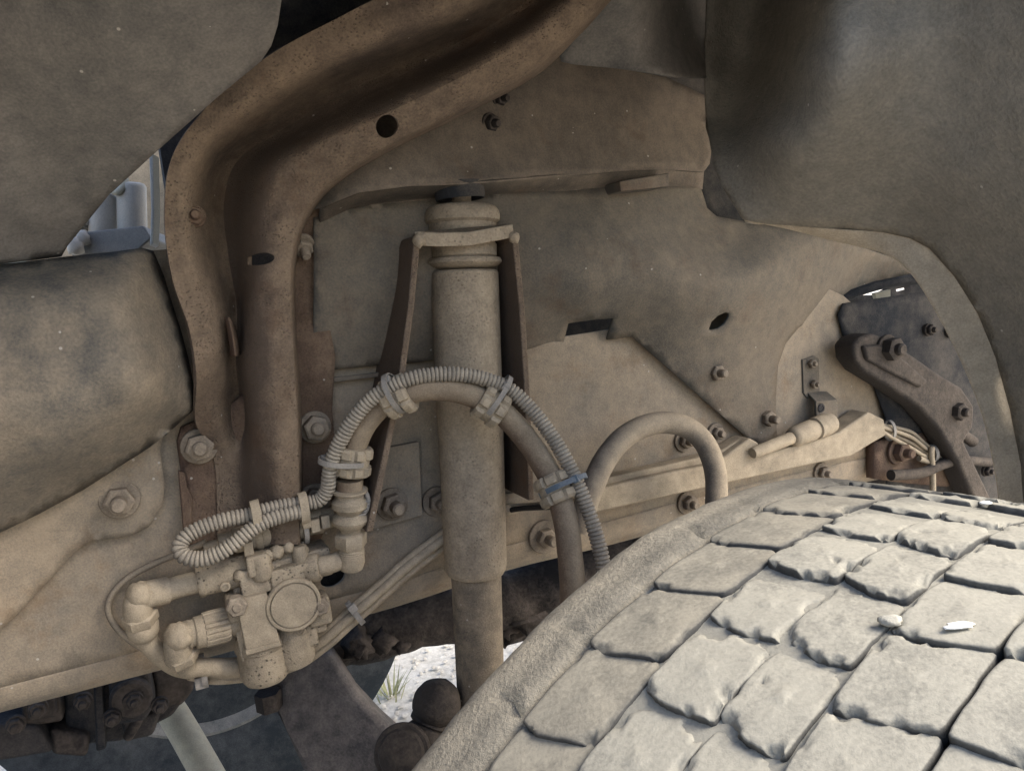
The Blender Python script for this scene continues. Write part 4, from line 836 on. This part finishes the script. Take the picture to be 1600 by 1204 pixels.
def block(poly, dth, seed, chip, fine=True, heel0=.004, inner=0):
    """one worn tread block: outline in (s, theta), rounded torn edges, tapering sides"""
    rnd = random.Random(seed); sc = TR
    pts = [np.array([s, (th + dth) * sc]) for s, th in poly]; cen = sum(pts) / len(pts)
    lo, hi = min(p[1] for p in pts), max(p[1] for p in pts); heel = heel0 * rnd.uniform(.75, 1.2); cup = rnd.uniform(-.0003, .0003)   # heel-and-toe wear: the far edge is worn lower
    out = []                                                          # outline, resampled, corners softened
    nper = 11 if fine else 2; n = len(pts)
    for i in range(n):
        a, b = pts[i], pts[(i + 1) % n]
        for k in range(nper): out.append(a + (b - a) * k / nper)
    if fine:
        for _ in range(1): out = [(out[i - 1] + 2 * out[i] + out[(i + 1) % len(out)]) / 4 for i in range(len(out))]
        for i, p in enumerate(out):
            nz = noise.noise(Vector((p[0] * 70 + seed, p[1] * 70, seed * 1.3))) * .0011 + noise.noise(Vector((p[0] * 330, p[1] * 330, seed))) * .0005
            d = p - cen; out[i] = p + d / (np.linalg.norm(d) + 1e-9) * (nz * chip + .0012)
    rings = ((1.006, -.0105, .08), (1.0, -.0035, .12), (.997, -.0010, .3), (.985, -.0003, .7), (.955, -.0001, .92), (.92, 0, 1), (.87, 0, 1), (.81, 0, 1), (.74, 0, 1), (.66, 0, 1), (.56, 0, 1), (.44, 0, 1), (.3, 0, 1), (.15, 0, 1)) if fine else ((1.0, -.01, .4), (1.0, -.002, .6), (.93, 0, 1))  # low dust on the side rings: bare rubber, with shade painted in
    V, dvv = [], []; M = len(out); big = [rnd.uniform(0, 6.28) for _ in range(2)]; tilt = rnd.uniform(-.0012, .0006)
    hits = [(out[rnd.randrange(M)], rnd.uniform(.0018, .0065), rnd.uniform(.0012, .0045)) for _ in range(int(9 * chip + rnd.random() * 3))] + [(cen + (out[rnd.randrange(M)] - cen) * rnd.uniform(.4, .9), rnd.uniform(.0018, .0035), rnd.uniform(.001, .0025)) for _ in range(int(chip))] if fine else []
    for f, h, du in rings:
        for p in out:
            q = cen + (p - cen) * f; u_ = min(1, max(0, (q[1] - lo) / (hi - lo))); hh = h + tilt - heel * u_ ** 1.6 + cup * (1 - abs(2 * u_ - 1)); dq = du
            if fine and f < 1.0 or (fine and h > -.006):
                e = f
                hh += .0004 * noise.noise(Vector((q[0] * 70, q[1] * 70, seed * .7))) + .00035 * noise.noise(Vector((q[0] * 260, q[1] * 260, seed)))
                for hp, hr, hd in hits:
                    dd = np.linalg.norm(q - hp) + .002 * noise.noise(Vector((q[0] * 300, q[1] * 300, seed * 2.1)))
                    if dd < hr: kf = (1 - dd / hr); hh -= hd * min(1, kf * 2.6); dq *= 1 - .3 * kf
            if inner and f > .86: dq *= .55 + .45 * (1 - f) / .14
            V.append(tp(q[0], q[1] / sc, crown(q[0]) + hh)); dvv.append(dq)
    V.append(tp(cen[0], cen[1] / sc, crown(cen[0]) + tilt)); dvv.append(1)
    R = len(rings); Fq = [(r * M + k, r * M + (k + 1) % M, (r + 1) * M + (k + 1) % M, (r + 1) * M + k) for r in range(R - 1) for k in range(M)]
    Fq += [((R - 1) * M + k, (R - 1) * M + (k + 1) % M, R * M) for k in range(M)]
    return V, Fq, dvv
seed = 0; farV, farF, farD = [], [], []
for ri, row in enumerate(ROWS):
    for k in range(54):
        dth = (k - 27) * PITCH; mid = sum(p[1] for p in row['p']) / 6 + dth; seed += 1
        if -1.0 < mid < .30:
            V, Fq, dvv = block(row['p'], dth, seed, row['chip'], True, row['heel'], row.get('inner', 0))
            # winding: outward
            a, b, c_ = (Vector(V[i]) for i in Fq[-1])
            if (b - a).cross(c_ - a).dot(Vector(V[-1]) - TC) < 0: Fq = [tuple(reversed(f)) for f in Fq]
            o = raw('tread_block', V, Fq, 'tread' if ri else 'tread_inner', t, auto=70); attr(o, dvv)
        else:
            V, Fq, dvv = block(row['p'], dth, seed, 0, False); b0 = len(farV); farV += V; farD += dvv; farF += [tuple(i + b0 for i in reversed(f)) for f in Fq]
o = raw('far_tread', farV, farF, 'tread', t); attr(o, farD); o['kind'] = 'stuff'
revolve('rim', TC, TA, [(-.13, .28), (-.13, .322), (-.118, .322), (-.10, .29), (.0, .27), (.06, .25), (.07, .14), (.10, .12), (.10, .01)], 'far_rim', t, 60)
# stones resting on the tread
def stone(label, s, th, r, sq, mat='pebble'):
    p = tp(s, th, crown(s) + r * .1); g = thing('pebble', label, 'pebble', p); ball('stone', p, r, mat, g, sq, .5, 14)
stone('small white pebble lying on a tread block near the right edge', .088, -.272 - .075, .0040, (1.7, .9, .3))
stone('tiny white pebble on the crown of the tyre by the horizon', .028, .02, .0028, (1.5, 1.1, .4))
stone('grey stone wedged in a groove between two tread blocks', .0605, -.372, .0052, (1.2, .9, .5), 'stone')
